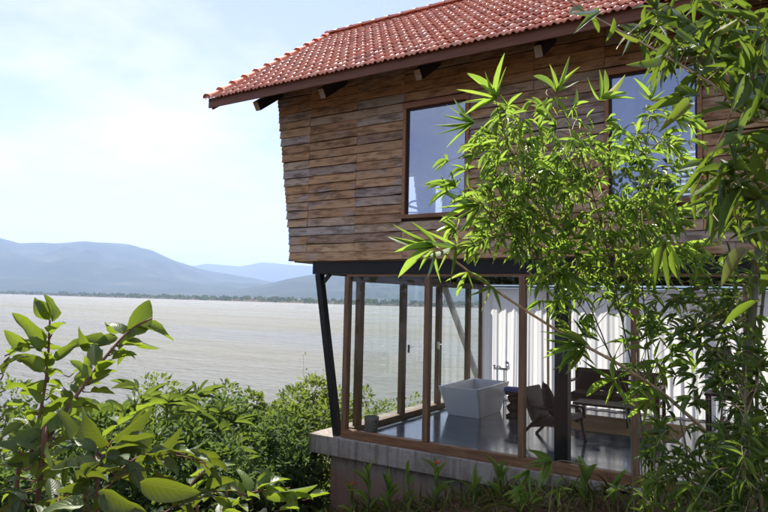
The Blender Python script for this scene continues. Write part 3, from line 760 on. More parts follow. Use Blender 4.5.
# bathtub
tub = empty('bathtub', (.82, 2.95, 0)); tag(tub, 'white angular freestanding bathtub on the polished floor', 'bathtub')
def rect(hx, hy, z, rr=.03, n=3, cy_=0.):
    p = []
    for sx, sy, a0 in ((1, 1, 0), (-1, 1, 90), (-1, -1, 180), (1, -1, 270)):
        for k in range(n + 1):
            a = R(a0 + 90 * k / n); p.append((sx * (hx - rr) + rr * math.cos(a), cy_ + sy * (hy - rr) + rr * math.sin(a), z))
    return p
m = MB(); m.loft([rect(.315, .48, .0), rect(.38, .74, .515), rect(.385, .745, .53), rect(.375, .735, .535), rect(.335, .69, .53), rect(.325, .68, .50), rect(.25, .42, .13, .06), rect(.2, .36, .11, .06)])
m.build('shell', M_white, tub, True, bevel=.008)
tub.children[0].data.polygons.foreach_set('use_smooth', [False] * len(tub.children[0].data.polygons))
m = MB(); m.tube([(.1, .15, .112), (.1, .15, .118)], .03, 12); m.build('drain', M_chrome, tub)
m = MB(); m.tube([(-.331, .0, .43), (-.318, .0, .43)], .028, 12); m.build('overflow', M_chrome, tub)
fl = empty('tub_filler', (.96, 3.84, 0)); tag(fl, 'chrome floor standing mixer tap behind the white bathtub', 'tap')
m = MB()
for s in (-.07, .07): m.tube([(s, 0, 0), (s, 0, .74)], .012, 10)
m.build('riser', M_chrome, fl, True)
m = MB(); m.tube([(-.13, 0, .74), (.13, 0, .74)], .022, 10); m.tube([(0, 0, .74), (0, -.05, .80), (0, -.16, .80), (0, -.20, .76)], .014, 10); m.build('mixer_body', M_chrome, fl, True)
for s in (-.13, .13):
    m = MB(); m.tube([(s, 0, .72), (s, 0, .80)], .018, 8); m.bar((s - .035, 0, .80), (s + .035, 0, .80), .012, .012); m.build('tap_handle', M_chrome, fl)
m = MB(); m.tube([(.17, .0, .74), (.17, -.02, .86)], .011, 8); m.tube([(.17, -.01, .86), (.15, -.09, .88)], [.014, .03], 10); m.build('hand_shower', M_chrome, fl, True)

def pillow(m, c, sx, sy, th, rot):
    n = 8; V = []
    for s in (1, -1):
        for j in range(n + 1):
            for i in range(n + 1):
                u, v = i / n * 2 - 1, j / n * 2 - 1
                h = th * ((1 - u ** 4) * (1 - v ** 4)) ** .6
                V.append(rot @ Vector((u * sx * (1 - .07 * (1 - abs(v))), v * sy * (1 - .07 * (1 - abs(u))), s * h)) + Vector(c))
    k = (n + 1) ** 2; F = []
    for j in range(n):
        for i in range(n):
            a = j * (n + 1) + i; q = (a, a + 1, a + n + 2, a + n + 1); F.append(q); F.append(tuple(k + t for t in reversed(q)))
    return m.add(V, F)
# armchair, facing right (+X), legs splayed
ch = empty('armchair', (2.72, 1.55, 0), R(-8)); tag(ch, 'low dark wooden armchair with brown leather seat beside the black column', 'armchair')
for s in (-.31, .31):
    m = MB(); m.bar((-.44, s, .0), (-.05, s, .42), .035, .055, (0, 1, 0)); m.build('leg', M_dark, ch, bevel=.004)
    m = MB(); m.bar((.36, s, .0), (.26, s, .46), .035, .05, (0, 1, 0)); m.build('leg', M_dark, ch, bevel=.004)
    m = MB(); m.bar((-.30, s, .50), (.33, s, .50), .06, .03); m.build('armrest', M_dark, ch, bevel=.006)
    m = MB(); m.bar((-.22, s, .24), (.32, s, .34), .03, .06); m.build('side_rail', M_dark, ch)
m = MB(); m.bar((-.22, 0, .29), (.32, 0, .38), .56, .09); m.build('seat', M_leather, ch, bevel=.02)
m = MB(); m.bar((-.20, 0, .30), (-.40, 0, .76), .56, .07, (1, 0, 0)); m.build('backrest', M_leather, ch, bevel=.02)
pl = empty('pillow', (2.66, 1.50, .33)); tag(pl, 'dark square pillow standing on its corner on the armchair', 'pillow')
m = MB(); pillow(m, (0, 0, .27), .21, .21, .07, Matrix.Rotation(R(10), 3, 'Z') @ Matrix.Rotation(R(72), 3, 'Y') @ Matrix.Rotation(R(45), 3, 'Z')); m.build('cover', M_cushion, pl, True)
# carved stool with towel
st = empty('carved_stool', (1.56, 3.02, 0)); tag(st, 'dark turned stool between the bathtub and the armchair', 'stool')
def lathe(prof, n=14):
    m = MB(); m.loft([[(r_ * math.cos(2 * math.pi * k / n), r_ * math.sin(2 * math.pi * k / n), z) for k in range(n)] for r_, z in prof]); return m
lathe([(.15, 0), (.16, .03), (.09, .07), (.13, .13), (.15, .19), (.08, .24), (.12, .30), (.14, .35), (.10, .39)]).build('base', M_dark, st, True)
lathe([(.10, .391), (.18, .40), (.18, .44), (.16, .45)]).build('seat', M_dark, st, True)
tw = MB(); tw.box(-.15, .15, -.11, .11, 0, .035); tw.box(-.145, .15, -.105, .11, .037, .07)
tag(tw.build('folded_towel', M_towel, None, bevel=.012, loc=(1.54, 3.0, .452)), 'folded violet blue towel lying on the dark stool', 'towel')
# sofa
sf = empty('sofa', (3.0, 4.3, 0)); tag(sf, 'red brown wooden sofa with dark grey cushions in front of the curtain', 'sofa')
for x in (-.78, .78):
    for y in (-.33, .33):
        m = MB(); m.bar((x, y, 0), (x, y, .58 if y < 0 else .80), .06, .06); m.build('leg', M_redwood, sf, bevel=.005)
    m = MB(); m.bar((x, -.40, .595), (x, .36, .595), .08, .035); m.build('armrest', M_redwood, sf, bevel=.006)
m = MB(); m.box(-.75, .75, -.33, .30, .24, .31); m.build('seat_frame', M_redwood, sf, bevel=.005)
for i, z in enumerate((.45, .60, .765)):
    m = MB(); m.box(-.75, .75, .305, .345, z - .045, z + .045); m.build('back_slat', M_redwood, sf, bevel=.005)
for x in (-.375, .375):
    m = MB(); m.box(x - .365, x + .365, -.34, .28, .312, .41); m.build('seat_cushion', M_cushion, sf, bevel=.03)
for k, (x, c) in enumerate(((-.5, M_cushion), (.0, M_cushion), (.48, M_leather))):
    b = empty('sofa_cushion', (3.0 + x, 4.42, .412)); tag(b, ['dark cushion leaning at the left end of the sofa', 'dark cushion leaning at the middle of the sofa', 'brown cushion leaning at the right end of the sofa'][k], 'cushion', 'cushions on the sofa')
    m = MB(); pillow(m, (0, 0, .2), .22, .2, .07, Matrix.Rotation(R(72), 3, 'X')); m.build('cover', c, b, True)
# coffee table, rug
ct = empty('coffee_table', (3.02, 3.45, .012)); tag(ct, 'low dark coffee table on the tan rug before the sofa', 'table')
m = MB(); m.box(-.48, .48, -.28, .28, .30, .34); m.build('table_top', M_dark, ct, bevel=.006)
for x in (-.42, .42):
    for y in (-.22, .22):
        m = MB(); m.bar((x, y, 0), (x, y, .299), .05, .05); m.build('leg', M_dark, ct)
m = MB(); m.box(-1.1, 1.1, -.75, .75, 0, .011)
tag(m.build('rug', M_rug, None, loc=(3.15, 3.35, .001)), 'tan woven rug on the polished concrete floor', 'rug')
# basket
bk = empty('wicker_basket', (.27, .34, 0)); tag(bk, 'small grey wicker basket in the glazed corner of the room', 'basket')
m = lathe([(.085, .0), (.10, .08), (.11, .20), (.118, .24), (.105, .245), (.095, .2), (.08, .02)], 16); m.build('wall', M_wicker, bk, True)
for z in (.04, .09, .14, .19):
    m = MB(); rr = .092 + z * .1; m.tube([(rr * math.cos(a * .4488), rr * math.sin(a * .4488), z) for a in range(15)], .007, 6, False); m.build('weave_band', M_wicker, bk, True)
# side table, lamp, dining chair at the right
sdt = empty('side_table', (4.85, 3.1, 0)); tag(sdt, 'dark square side table carrying a lamp', 'table')
m = MB(); m.box(-.25, .25, -.25, .25, .70, .74); m.build('table_top', M_dark, sdt, bevel=.005)
for x in (-.21, .21):
    for y in (-.21, .21):
        m = MB(); m.bar((x, y, 0), (x, y, .699), .04, .04); m.build('leg', M_dark, sdt)
lp = empty('table_lamp', (4.82, 3.1, .741)); tag(lp, 'table lamp with a grey square shade and black frame base', 'lamp')
m = MB(); m.loft([rect(.17, .17, .44, .02), rect(.12, .12, .68, .02)], False); m.build('lamp_shade', M_shade, lp)
m = MB()
for s in (-.08, .08): m.bar((s, 0, 0), (s, 0, .36), .02, .02)
m.bar((-.08, 0, .36), (.08, 0, .36), .02, .02); m.bar((0, 0, .36), (0, 0, .5), .015, .015); m.box(-.11, .11, -.07, .07, 0, .02); m.build('lamp_base', M_dark, lp)
curtain(1.42, 1.98, .42, 2.68, 4.95, 'pale curtain hanging inside the upper window left of the bamboo', fold=.16, amp=.025, seed=8, group='curtains inside the upper windows')
curtain(3.75, 4.1, .42, 2.68, 4.95, 'pale curtain hanging inside the upper window right of the bamboo', fold=.16, amp=.025, seed=9, group='curtains inside the upper windows')
# chair upstairs seen through the window
uc = empty('metal_chair', (.70, 1.0, 2.641), R(200)); tag(uc, 'dark rounded chair standing inside the upper window', 'chair')
for x in (-.2, .2):
    for y in (-.2, .2):
        m = MB(); m.tube([(x, y, 0), (x, y, .45)], .014, 8); m.build('leg', M_steel, uc, True)
m = MB(); m.box(-.22, .22, -.22, .22, .451, .48); m.build('seat', M_dark, uc, bevel=.01)
m = MB(); m.tube(smooth_path([(-.2, .2, .48), (-.21, .22, .8), (-.12, .24, .95), (.12, .24, .95), (.21, .22, .8), (.2, .2, .48)], 5), .016, 8)
m.tube([(-.2, .23, .78), (.2, .23, .78)], .013, 8); m.tube([(-.2, .22, .66), (.2, .22, .66)], .013, 8); m.build('backrest', M_steel, uc, True)

# ------------------------------------------------------------------ plants
def gz(p): return ground(p[0], p[1])
def twig_leaves(p, t, n, lo, hi, wr, droop=.2, spread=62):
    """a fan of blades at the end of a twig"""
    o = []; t = Vector(t).normalized(); ax = t.cross(unit()).normalized()
    for k in range(n):
        a = R((k / max(1, n - 1) - .5) * 2 * spread + rnd.uniform(-14, 14))
        d = Matrix.Rotation(a, 3, ax) @ t; d = (Matrix.Rotation(R(rnd.uniform(-30, 30)), 3, t) @ d) + Vector((0, 0, -droop * rnd.uniform(.2, 1.2)))
        L_ = rnd.uniform(lo, hi); nr = Vector((0, 0, 1)) + unit() * .55
        o.append(lmat(Vector(p) + t * rnd.uniform(-.03, .0), d, nr, L_, L_ * wr * rnd.uniform(.8, 1.2)))
    return o
def culm(path, r0, r1, nodes=.28):
    """a jointed cane: swollen rings at the nodes"""
    P = smooth_path(path, 10); Q = []; rr = []; acc = 0; L_ = sum((P[i + 1] - P[i]).length for i in range(len(P) - 1)); s = 0; nxt = nodes * .5
    for i in range(len(P)):
        if i:
            seg = (P[i] - P[i - 1]).length; s += seg
        f = s / L_; r_ = r0 + (r1 - r0) * f
        if s >= nxt and i < len(P) - 1:
            d = (P[min(i + 1, len(P) - 1)] - P[i]).normalized() if i < len(P) - 1 else (P[i] - P[i - 1]).normalized()
            for o_, k in ((-.012, 1.), (-.004, 1.22), (.004, 1.22), (.012, 1.)): Q.append(P[i] + d * (o_)); rr.append(r_ * k)
            nxt += nodes
        else: Q.append(P[i]); rr.append(r_)
    m = MB(); m.tube(Q, rr, 8); return m, P
def bamboo(label, canes, sprays, mat_leaf, mat_cane, n_parts, wr=.11, nleaf=(4, 7), explicit=(), group=None, name='bamboo', twig_r=.0035):
    """canes: [(points, r0, r1)], sprays: [(px, py, rx, ry, dmin, dmax, n, lo, hi)] clouds of twig ends"""
    base = Vector(canes[0][0][0]); base.z = gz(base)
    root = empty(name, base); tag(root, label, 'bamboo', group)
    allP = []
    for pts, r0, r1 in canes:
        m, P = culm(pts, r0, r1); m.v = [tuple(Vector(q) - base) for q in m.v]; m.build('culm', mat_cane, root, True); allP += P[len(P) // 4:]
    tm = MB(); L_ = []
    for px, py, rx, ry, d0, d1, n, lo, hi in sprays:
        for _ in range(n):
            a = rnd.uniform(0, 2 * math.pi); q = math.sqrt(rnd.random())
            p = at(px + rx * q * math.cos(a), py + ry * q * math.sin(a), rnd.uniform(d0, d1))
            s = min(allP, key=lambda c: (c - p).length + rnd.uniform(0, .35) + max(0, c.z - p.z) * .5)
            if (p - s).length > 1.1: s = p + (s - p).normalized() * 1.1 * rnd.uniform(.5, 1)
            mid = (s + p) / 2 + Vector((0, 0, .12 * (p - s).length)) + unit() * .04
            path = smooth_path([s, mid, p], 3); tm.tube([c - base for c in path], [twig_r] * 4 + [twig_r * .5] * (len(path) - 4), 4, False)
            L_ += twig_leaves(p, p - mid, rnd.randint(*nleaf), lo, hi, wr)
            if rnd.random() < .7: L_ += twig_leaves(mid, (p - s).normalized() + unit() * .6, rnd.randint(2, 3), lo, hi * .9, wr)
    if tm.v: tag(tm.build('twigs', M_twig, root, True), kind='stuff')
    for e in explicit: L_.append(e)
    leaves_to_scene(root, L_, BAM_T, mat_leaf, n_parts)
    return root
def px_leaf(b, t, d0, d1, wr=.14, roll=0, nrm=None):
    p, q = at(*b, d0), at(*t, d1); d = q - p
    back = (Vector(CAM) - p).normalized(); n0 = back if nrm is None else Vector(nrm)
    n0 = Matrix.Rotation(R(roll), 3, d.normalized()) @ n0
    return lmat(p, d, n0, d.length, d.length * wr)
def px_fan(c, d, n, l0, l1, a0, a1, wr=.11):
    """fan of blades spread in the picture around one twig tip: angles in degrees, 0 right, 90 up"""
    o = []
    for k in range(n):
        a = R(a0 + (a1 - a0) * k / max(1, n - 1) + rnd.uniform(-7, 7)); L_ = rnd.uniform(l0, l1)
        o.append(px_leaf(c, (c[0] + L_ * math.cos(a), c[1] - L_ * math.sin(a)), d, d + rnd.uniform(-.12, .12), wr, rnd.uniform(-50, 50)))
    return o
def gnd(px, py, d):
    p = at(px, py, d); return Vector((p.x, p.y, gz(p)))

# bushy bamboo before the upper wall
ex = []
ex += px_fan((497, 99), 4.80, 8, 30, 48, 70, 200, .075) + px_fan((556, 92), 4.90, 6, 24, 40, 20, 130, .075) + px_fan((475, 122), 4.80, 6, 32, 46, 135, 215, .085)
ex += px_fan((600, 100), 4.90, 6, 24, 40, 0, 120) + px_fan((480, 205), 4.80, 7, 32, 50, 150, 230, .075) + px_fan((455, 245), 4.90, 5, 30, 48, 150, 260, .085)
ex += px_fan((650, 100), 4.90, 6, 20, 34, 10, 150) + px_fan((565, 268), 4.80, 8, 30, 48, 210, 330, .075) + px_fan((655, 250), 4.70, 8, 28, 46, 190, 340, .095)
ex += px_fan((665, 240), 4.50, 6, 36, 54, 240, 300, .1)
g0 = gnd(648, 505, 5.2)
bamboo('bright bushy bamboo spreading across the upper siding between the two windows',
       [([g0, at(642, 430, 5.20), at(622, 320, 5.20), at(600, 220, 5.20), at(572, 130, 5.10), at(545, 85, 5.00)], .008, .003),
        ([g0 + Vector((.12, .05, 0)), at(655, 420, 5.30), at(645, 320, 5.30), at(640, 220, 5.20), at(650, 110, 5.10)], .007, .003),
        ([g0 + Vector((-.1, .05, 0)), at(630, 430, 5.40), at(600, 330, 5.40), at(555, 240, 5.30), at(510, 150, 5.10), at(495, 98, 4.90)], .007, .003),
        ([g0 + Vector((-.05, .12, 0)), at(636, 420, 5.50), at(590, 320, 5.40), at(540, 260, 5.20), at(490, 215, 5.00)], .006, .003)],
       [(475, 190, 40, 55, 4.7, 5.3, 14, .09, .22), (690, 235, 40, 50, 4.7, 5.4, 16, .09, .2), (575, 195, 100, 84, 4.65, 5.70, 145, .06, .18), (600, 230, 88, 66, 4.65, 5.70, 93, .06, .18), (512, 175, 50, 66, 4.65, 5.40, 38, .06, .18), (545, 145, 63, 51, 4.65, 5.50, 49, .06, .18), (640, 285, 63, 56, 4.75, 5.70, 27, .06, .18), (500, 225, 48, 36, 4.75, 5.40, 23, .06, .18), (580, 285, 58, 34, 4.85, 5.60, 15, .06, .18), (665, 180, 48, 76, 4.75, 5.60, 38, .06, .18)],
       M_bam, M_culm, 300, .088, (5, 8), ex)
# slender arching cane across the glass
g1 = gnd(742, 520, 5.2)
ex = px_fan((436, 247), 4.9, 5, 34, 56, 140, 200, .1) + px_fan((434, 250), 4.9, 3, 26, 44, 230, 275, .1) + px_fan((468, 272), 4.9, 4, 18, 34, 200, 330) + px_fan((490, 285), 4.9, 4, 18, 34, 160, 300)
ex += px_fan((585, 345), 4.8, 7, 34, 54, 140, 235, .12) + px_fan((560, 300), 4.95, 8, 18, 30, 0, 330) + px_fan((575, 350), 4.85, 5, 18, 34, 230, 320)
ex += px_fan((615, 380), 4.8, 6, 24, 42, 40, 300) + px_fan((650, 400), 4.8, 6, 26, 44, 150, 330)
bamboo('slender brown cane arching up to the left across the ground floor glass',
       [([g1, at(722, 460, 5.1), at(680, 408, 5.0), at(625, 368, 4.9), at(560, 332, 4.9), at(492, 288, 4.9), at(436, 247, 4.9)], .016, .008)],
       [(650, 360, 40, 40, 4.8, 5.4, 22, .10, .2), (560, 320, 30, 30, 4.8, 5.1, 5, .1, .18)], M_bam, M_cane, 200, .095, (4, 7), ex)
# thick culm at the right edge
g2 = gnd(742, 500, 4.6)
bamboo('thick dark green bamboo culm standing at the right edge',
       [([g2, at(744, 440, 4.6), at(748, 360, 4.6), at(757, 260, 4.6), at(769, 180, 4.6), at(782, 90, 4.6), at(800, 0, 4.6)], .036, .02),
        ([g2 + Vector((.1, .1, 0)), at(757, 430, 4.7), at(760, 330, 4.7), at(775, 200, 4.7)], .014, .008)],
       [(722, 340, 50, 85, 4.3, 5.0, 46, .07, .15), (735, 240, 36, 60, 4.3, 5.0, 18, .07, .15), (690, 330, 45, 50, 4.4, 5.2, 27, .07, .15)], M_bam_low, M_culm, 250, .10, (4, 7))
# overhanging near bamboo
g3 = at(850, 60, 2.9) + Vector((.35, .15, 0)); g3.z = gz(g3)
pairs = [((655, 14), (714, 33)), ((714, 30), (742, 18)), ((727, 39), (746, 100)), ((748, 21), (770, 60)), ((699, -2), (694, 25)), ((647, 5), (640, 30)), ((614, 17), (606, 43)), ((596, 9), (566, 16)), ((600, 12), (580, 24)),
         ((706, 49), (648, 56)), ((725, 64), (676, 82)), ((706, 40), (672, 52)), ((692, 102), (648, 105)), ((735, 108), (688, 111)), ((690, 104), (658, 133)), ((700, 96), (660, 86)), ((732, 181), (680, 210)), ((714, 155), (672, 204)), ((712, 160), (665, 172)),
         ((725, 133), (736, 172)), ((744, 60), (724, 92)), ((757, 90), (735, 128)), ((760, 40), (742, 76)), ((760, 118), (722, 104)), ((765, 128), (730, 150)), ((764, 140), (752, 196)), ((768, 150), (738, 186)), ((740, 120), (700, 134)),
         ((700, 168), (690, 232)), ((722, 172), (690, 196)), ((735, 185), (700, 230)), ((744, 190), (716, 240)), ((666, 248), (668, 292)), ((672, 250), (680, 296)), ((662, 246), (655, 286)), ((760, 200), (720, 214)), ((766, 230), (736, 238)),
         ((750, 8), (722, -10)), ((735, 4), (716, 22)), ((766, 8), (744, 22)), ((676, 30), (700, 46)), ((690, 20), (668, 6)), ((720, 80), (742, 112)), ((733, 84), (768, 104)), ((726, 70), (768, 74)), ((700, 72), (668, 96)), ((762, 168), (726, 160)),
         ((640, 40), (612, 30)), ((660, 55), (636, 70)), ((630, 34), (622, 56)), ((584, 12), (566, 4)), ((590, 14), (600, 34)), ((750, 250), (718, 282)), ((757, 262), (768, 300)), ((760, 300), (724, 326))]
ex = []
for a, b in pairs:
    d = rnd.uniform(2.5, 3.1); ex.append(px_leaf(a, b, d, d + rnd.uniform(-.25, .2), rnd.uniform(.115, .165), rnd.uniform(-55, 55)))
bamboo('near bamboo with broad blades hanging in from the upper right corner',
       [([g3, g3 + Vector((.05, 0, 1.3)), at(850, 60, 2.9) + Vector((.12, .05, -.4)), at(850, 60, 2.9), at(785, 60, 2.8)], .014, .006), ([at(850, 60, 2.9), at(768, 122, 2.8), at(712, 84, 2.8), at(655, 50, 2.9), at(590, 14, 3.0), at(560, -6, 3.05)], .006, .003),
        ([at(785, 60, 2.8), at(742, 90, 2.75), at(722, 135, 2.75), at(690, 200, 2.8)], .004, .002), ([at(785, 60, 2.8), at(740, 20, 2.8), at(700, -6, 2.85)], .004, .002), ([at(850, 60, 2.9), at(782, 170, 2.75), at(745, 200, 2.75), at(715, 230, 2.8)], .004, .002)],
       [(752, 70, 25, 80, 2.5, 3.0, 15, .10, .2), (700, 30, 60, 40, 2.8, 3.4, 17, .09, .19), (745, 200, 26, 70, 2.6, 3.2, 14, .09, .19), (690, 60, 45, 35, 3.0, 3.6, 16, .08, .17)], M_bam_near, M_cane, 280, .12, (4, 6), ex, twig_r=.0022)
# low thicket at the lower right
g4 = gnd(690, 540, 4.4)
bamboo('low shaded bamboo thicket in the lower right corner',
       [([g4, at(688, 470, 4.4), at(680, 420, 4.4)], .01, .005), ([g4 + Vector((.5, .1, 0)), at(752, 470, 4.2), at(745, 400, 4.2)], .012, .006), ([g4 + Vector((.2, .3, 0)), at(715, 480, 4.6), at(722, 410, 4.7)], .01, .005), ([g4 + Vector((-.3, .2, 0)), at(655, 490, 4.6), at(650, 440, 4.7)], .008, .004)],
       [(705, 455, 65, 60, 4.0, 5.0, 68, .07, .15), (740, 425, 36, 80, 4.0, 5.0, 43, .07, .15), (660, 484, 45, 34, 4.2, 5.0, 21, .07, .15), (735, 490, 45, 35, 3.8, 4.4, 35, .07, .15)], M_bam_low, M_culm, 250, .105, (4, 7))
# young shoot in front of the sill
g5 = gnd(545, 520, 6.3)
bamboo('young bamboo shoot with a hanging bright leaf in front of the sill',
       [([g5, at(552, 490, 6.3), at(556, 462, 6.2), at(590, 466, 6.1)], .006, .003)], [(545, 490, 40, 16, 6.1, 6.6, 5, .12, .2)], M_bam, M_twig, 60, .13, (3, 5),
       px_fan((552, 462), 6.2, 4, 22, 34, 150, 190, .16) + [px_leaf((550, 462), (543, 487), 6.2, 6.15, .3), px_leaf((546, 462), (540, 482), 6.2, 6.15, .3)] + px_fan((530, 470), 6.3, 4, 20, 36, 200, 260, .16))

# ginger plants along the plinth
def ginger(px, py, h, n, label, flower=True, seed=0, Y=-.9):
    b = onY(px, py, Y); base = Vector((b.x, b.y, gz(b))); root = empty('ginger_plant', base)
    tag(root, label, 'plant', 'leafy plants along the plinth')
    H = h
    m = MB(); m.tube([(0, 0, -.05), (.02, 0, H * .5), (.0, .02, H)], [.012, .009, .004], 6); m.build('stem', M_culm, root, True)
    L_ = []
    for k in range(n):
        a = rnd.uniform(0, 2 * math.pi); z = H * (.15 + .75 * k / n); L0 = rnd.uniform(.22, .36)
        d = Vector((math.cos(a) * .55, math.sin(a) * .55, rnd.uniform(.7, 1.5)))
        L_.append(lmat(base + Vector((0, 0, z)), d, Vector((-d.x, -d.y, .6)), L0, L0 * rnd.uniform(.16, .24)))
    leaves_to_scene(root, L_, OV_T, M_blade, 40)
    if flower:
        fl_ = []
        for k in range(9):
            d = unit(); d.z = abs(d.z) * .6; fl_.append(np.array(lmat((.0, .02, H + .01), d, unit(), .06, .028)))
        v, t = merged(*SM_T[1], fl_); link(bpy.data.objects.new('flower', np_mesh('flower', v, t, M_flower)), root)
for k, (px, py, h, n, fl_, lab) in enumerate([
        (352, 480, .55, 6, True, 'leafy plant with a small orange flower nearest the concrete corner'),
        (368, 490, .82, 7, False, 'tall bright bladed plant before the left glass pane'),
        (388, 495, .5, 9, False, 'bright bladed plant just right of the tallest one'),
        (407, 495, .68, 5, False, 'slim bright plant below the second post'),
        (436, 500, .55, 7, True, 'orange flowered plant below the bathtub'),
        (474, 498, .24, 5, False, 'smallest leafy plant on the dark soil right of the bathtub'),
        (500, 496, .42, 9, False, 'leafy green plant below the third post'),
        (585, 500, .38, 6, False, 'low leafy plant on the soil below the sofa'),
        (614, 502, .3, 6, False, 'small leafy plant beside the shaded thicket')]):
    ginger(px, py, h, n, lab, fl_, k)

# broad leaved shrubs in the left foreground
def shrub(label, base, stems, leaves, fills, n_parts=160, mat=None):
    root = empty('broadleaf_shrub', base); tag(root, label, 'shrub')
    for pts, r0, r1 in stems:
        P = smooth_path(pts, 5); m = MB(); m.tube([p - base for p in P], [r0 + (r1 - r0) * i / (len(P) - 1) for i in range(len(P))], 7); m.build('stem', M_bark, root, True)
    L_ = list(leaves); tw_ = MB()
    for pts, n, lo, hi in fills:            # leaves set alternately along a path
        P = smooth_path(pts, 8)
        for k in range(n):
            p = P[int((k + rnd.random()) / n * (len(P) - 1))]; i = max(1, P.index(p)); t = (P[i] - P[i - 1]).normalized()
            side = t.cross(Vector((0, 0, 1)) + unit() * .5).normalized() * (1 if k % 2 else -1)
            d = side + t * rnd.uniform(.3, .9) + Vector((0, 0, rnd.uniform(-.35, .45))) + unit() * .25
            L0 = rnd.uniform(lo, hi); q = p + d.normalized() * .02
            tw_.tube([p - base, q - base], [.0025, .0018], 4, False)
            L_.append(lmat(q, d, Vector((0, 0, 1)) + unit() * .7, L0, L0 * rnd.uniform(.40, .56)))
    if tw_.v: tag(tw_.build('petioles', M_bark, root), kind='stuff')
    leaves_to_scene(root, L_, OV_T, mat or M_shrub, n_parts)
def SL_(b, t, d, w=.5, roll=0, dd=0): return px_leaf(b, t, d, d + dd, w, roll)
b1 = gnd(10, 600, 2.2)
shrub('tall glossy leaved shrub with a red stem at the left edge', b1,
      [([b1, at(14, 512, 2.15), at(32, 450, 2.1), at(46, 380, 2.1), at(50, 320, 2.1)], .007, .003), ([b1, at(40, 480, 2.0), at(48, 440, 2.05), at(88, 380, 2.1), at(126, 334, 2.15), at(152, 318, 2.2)], .008, .003)],
      [SL_((128, 333), (154, 299), 2.18, .62, 30, .05), SL_((134, 326), (183, 334), 2.2, .34, -40, .04), SL_((126, 334), (110, 316), 2.18, .6, 40), SL_((120, 332), (104, 322), 2.2, .5, -50), SL_((118, 338), (90, 346), 2.2, .5, 30), SL_((110, 345), (58, 340), 2.2, .3, 60), SL_((98, 352), (66, 336), 2.18, .42, -60), SL_((140, 332), (118, 350), 2.15, .5, 60), SL_((130, 336), (160, 352), 2.22, .3, 60),
       SL_((50, 320), (36, 296), 2.1, .5, 20), SL_((50, 318), (26, 300), 2.1, .5, -30), SL_((52, 322), (44, 294), 2.08, .5, 60), SL_((46, 330), (60, 325), 2.12, .6, 30), SL_((44, 340), (60, 352), 2.1, .5, 50), SL_((46, 345), (24, 330), 2.1, .5, -40), SL_((40, 352), (12, 312), 2.05, .35, 30), SL_((30, 350), (2, 330), 2.05, .45, -20), SL_((44, 372), (14, 350), 2.1, .45, 30), SL_((46, 380), (20, 402), 2.1, .5, -30),
       SL_((88, 380), (70, 360), 2.1, .5, 40), SL_((84, 386), (110, 372), 2.12, .5, -40), SL_((74, 398), (100, 415), 2.1, .5, 30), SL_((72, 400), (50, 378), 2.1, .5, 60), SL_((60, 415), (30, 440), 2.05, .6, 10), SL_((56, 420), (90, 440), 2.05, .55, -40), SL_((40, 446), (8, 430), 2., .6, 20), SL_((36, 455), (4, 470), 2., .6, -20), SL_((30, 460), (66, 470), 2., .6, 30)],
      [([at(30, 470, 2.1), at(46, 400, 2.1), at(50, 330, 2.1)], 22, .05, .09), ([at(46, 450, 2.05), at(88, 385, 2.1), at(120, 340, 2.15)], 22, .05, .09), ([at(-5, 470, 2.0), at(-2, 400, 2.1), at(6, 350, 2.1)], 16, .05, .09), ([at(20, 500, 2.2), at(60, 430, 2.3), at(70, 370, 2.4)], 26, .05, .09), ([at(60, 500, 2.3), at(100, 440, 2.4), at(150, 400, 2.5)], 26, .05, .08)])
b2 = gnd(120, 640, 1.9)
shrub('low shrub with big shaded leaves at the lower left', b2,
      [([b2, at(84, 512, 1.75), at(120, 470, 1.8), at(160, 450, 1.85), at(206, 462, 1.9)], .0045, .002), ([b2, at(96, 540, 1.75), at(102, 470, 1.75), at(112, 440, 1.75)], .0045, .002)],
      [SL_((112, 440), (157, 409), 1.78, .42, 47), SL_((110, 445), (71, 410), 1.75, .46, -40), SL_((120, 452), (87, 470), 1.7, .46, 27), SL_((126, 462), (145, 496), 1.72, .46, -27), SL_((150, 455), (186, 428), 1.85, .45, 55), SL_((146, 452), (132, 419), 1.85, .46, 20), SL_((170, 452), (211, 455), 1.9, .3, 55), SL_((158, 455), (142, 436), 1.88, .42, -60), SL_((180, 455), (169, 436), 1.9, .42, 40),
       SL_((96, 470), (52, 458), 1.7, .44, 54), SL_((90, 480), (57, 503), 1.65, .44, -40), SL_((100, 490), (147, 513), 1.6, .42, 27), SL_((140, 482), (202, 496), 1.65, .42, 25), SL_((150, 478), (181, 476), 1.8, .42, -81), SL_((84, 505), (34, 501), 1.6, .42, 40), SL_((70, 440), (58, 409), 1.85, .44, 40), SL_((130, 430), (147, 403), 1.95, .42, -81), SL_((60, 470), (37, 447), 1.8, .44, -81)],
      [([at(70, 540, 1.6), at(120, 470, 1.8), at(165, 455, 1.85), at(210, 465, 1.9)], 34, .05, .09), ([at(40, 520, 1.7), at(85, 475, 1.7), at(112, 445, 1.75)], 28, .05, .09), ([at(140, 540, 1.8), at(180, 500, 1.9), at(215, 490, 2.0)], 24, .05, .085), ([at(10, 540, 1.9), at(30, 500, 1.95), at(20, 440, 2.)], 20, .05, .09)], mat=M_shrub_shaded)
b3 = gnd(240, 640, 2.6)
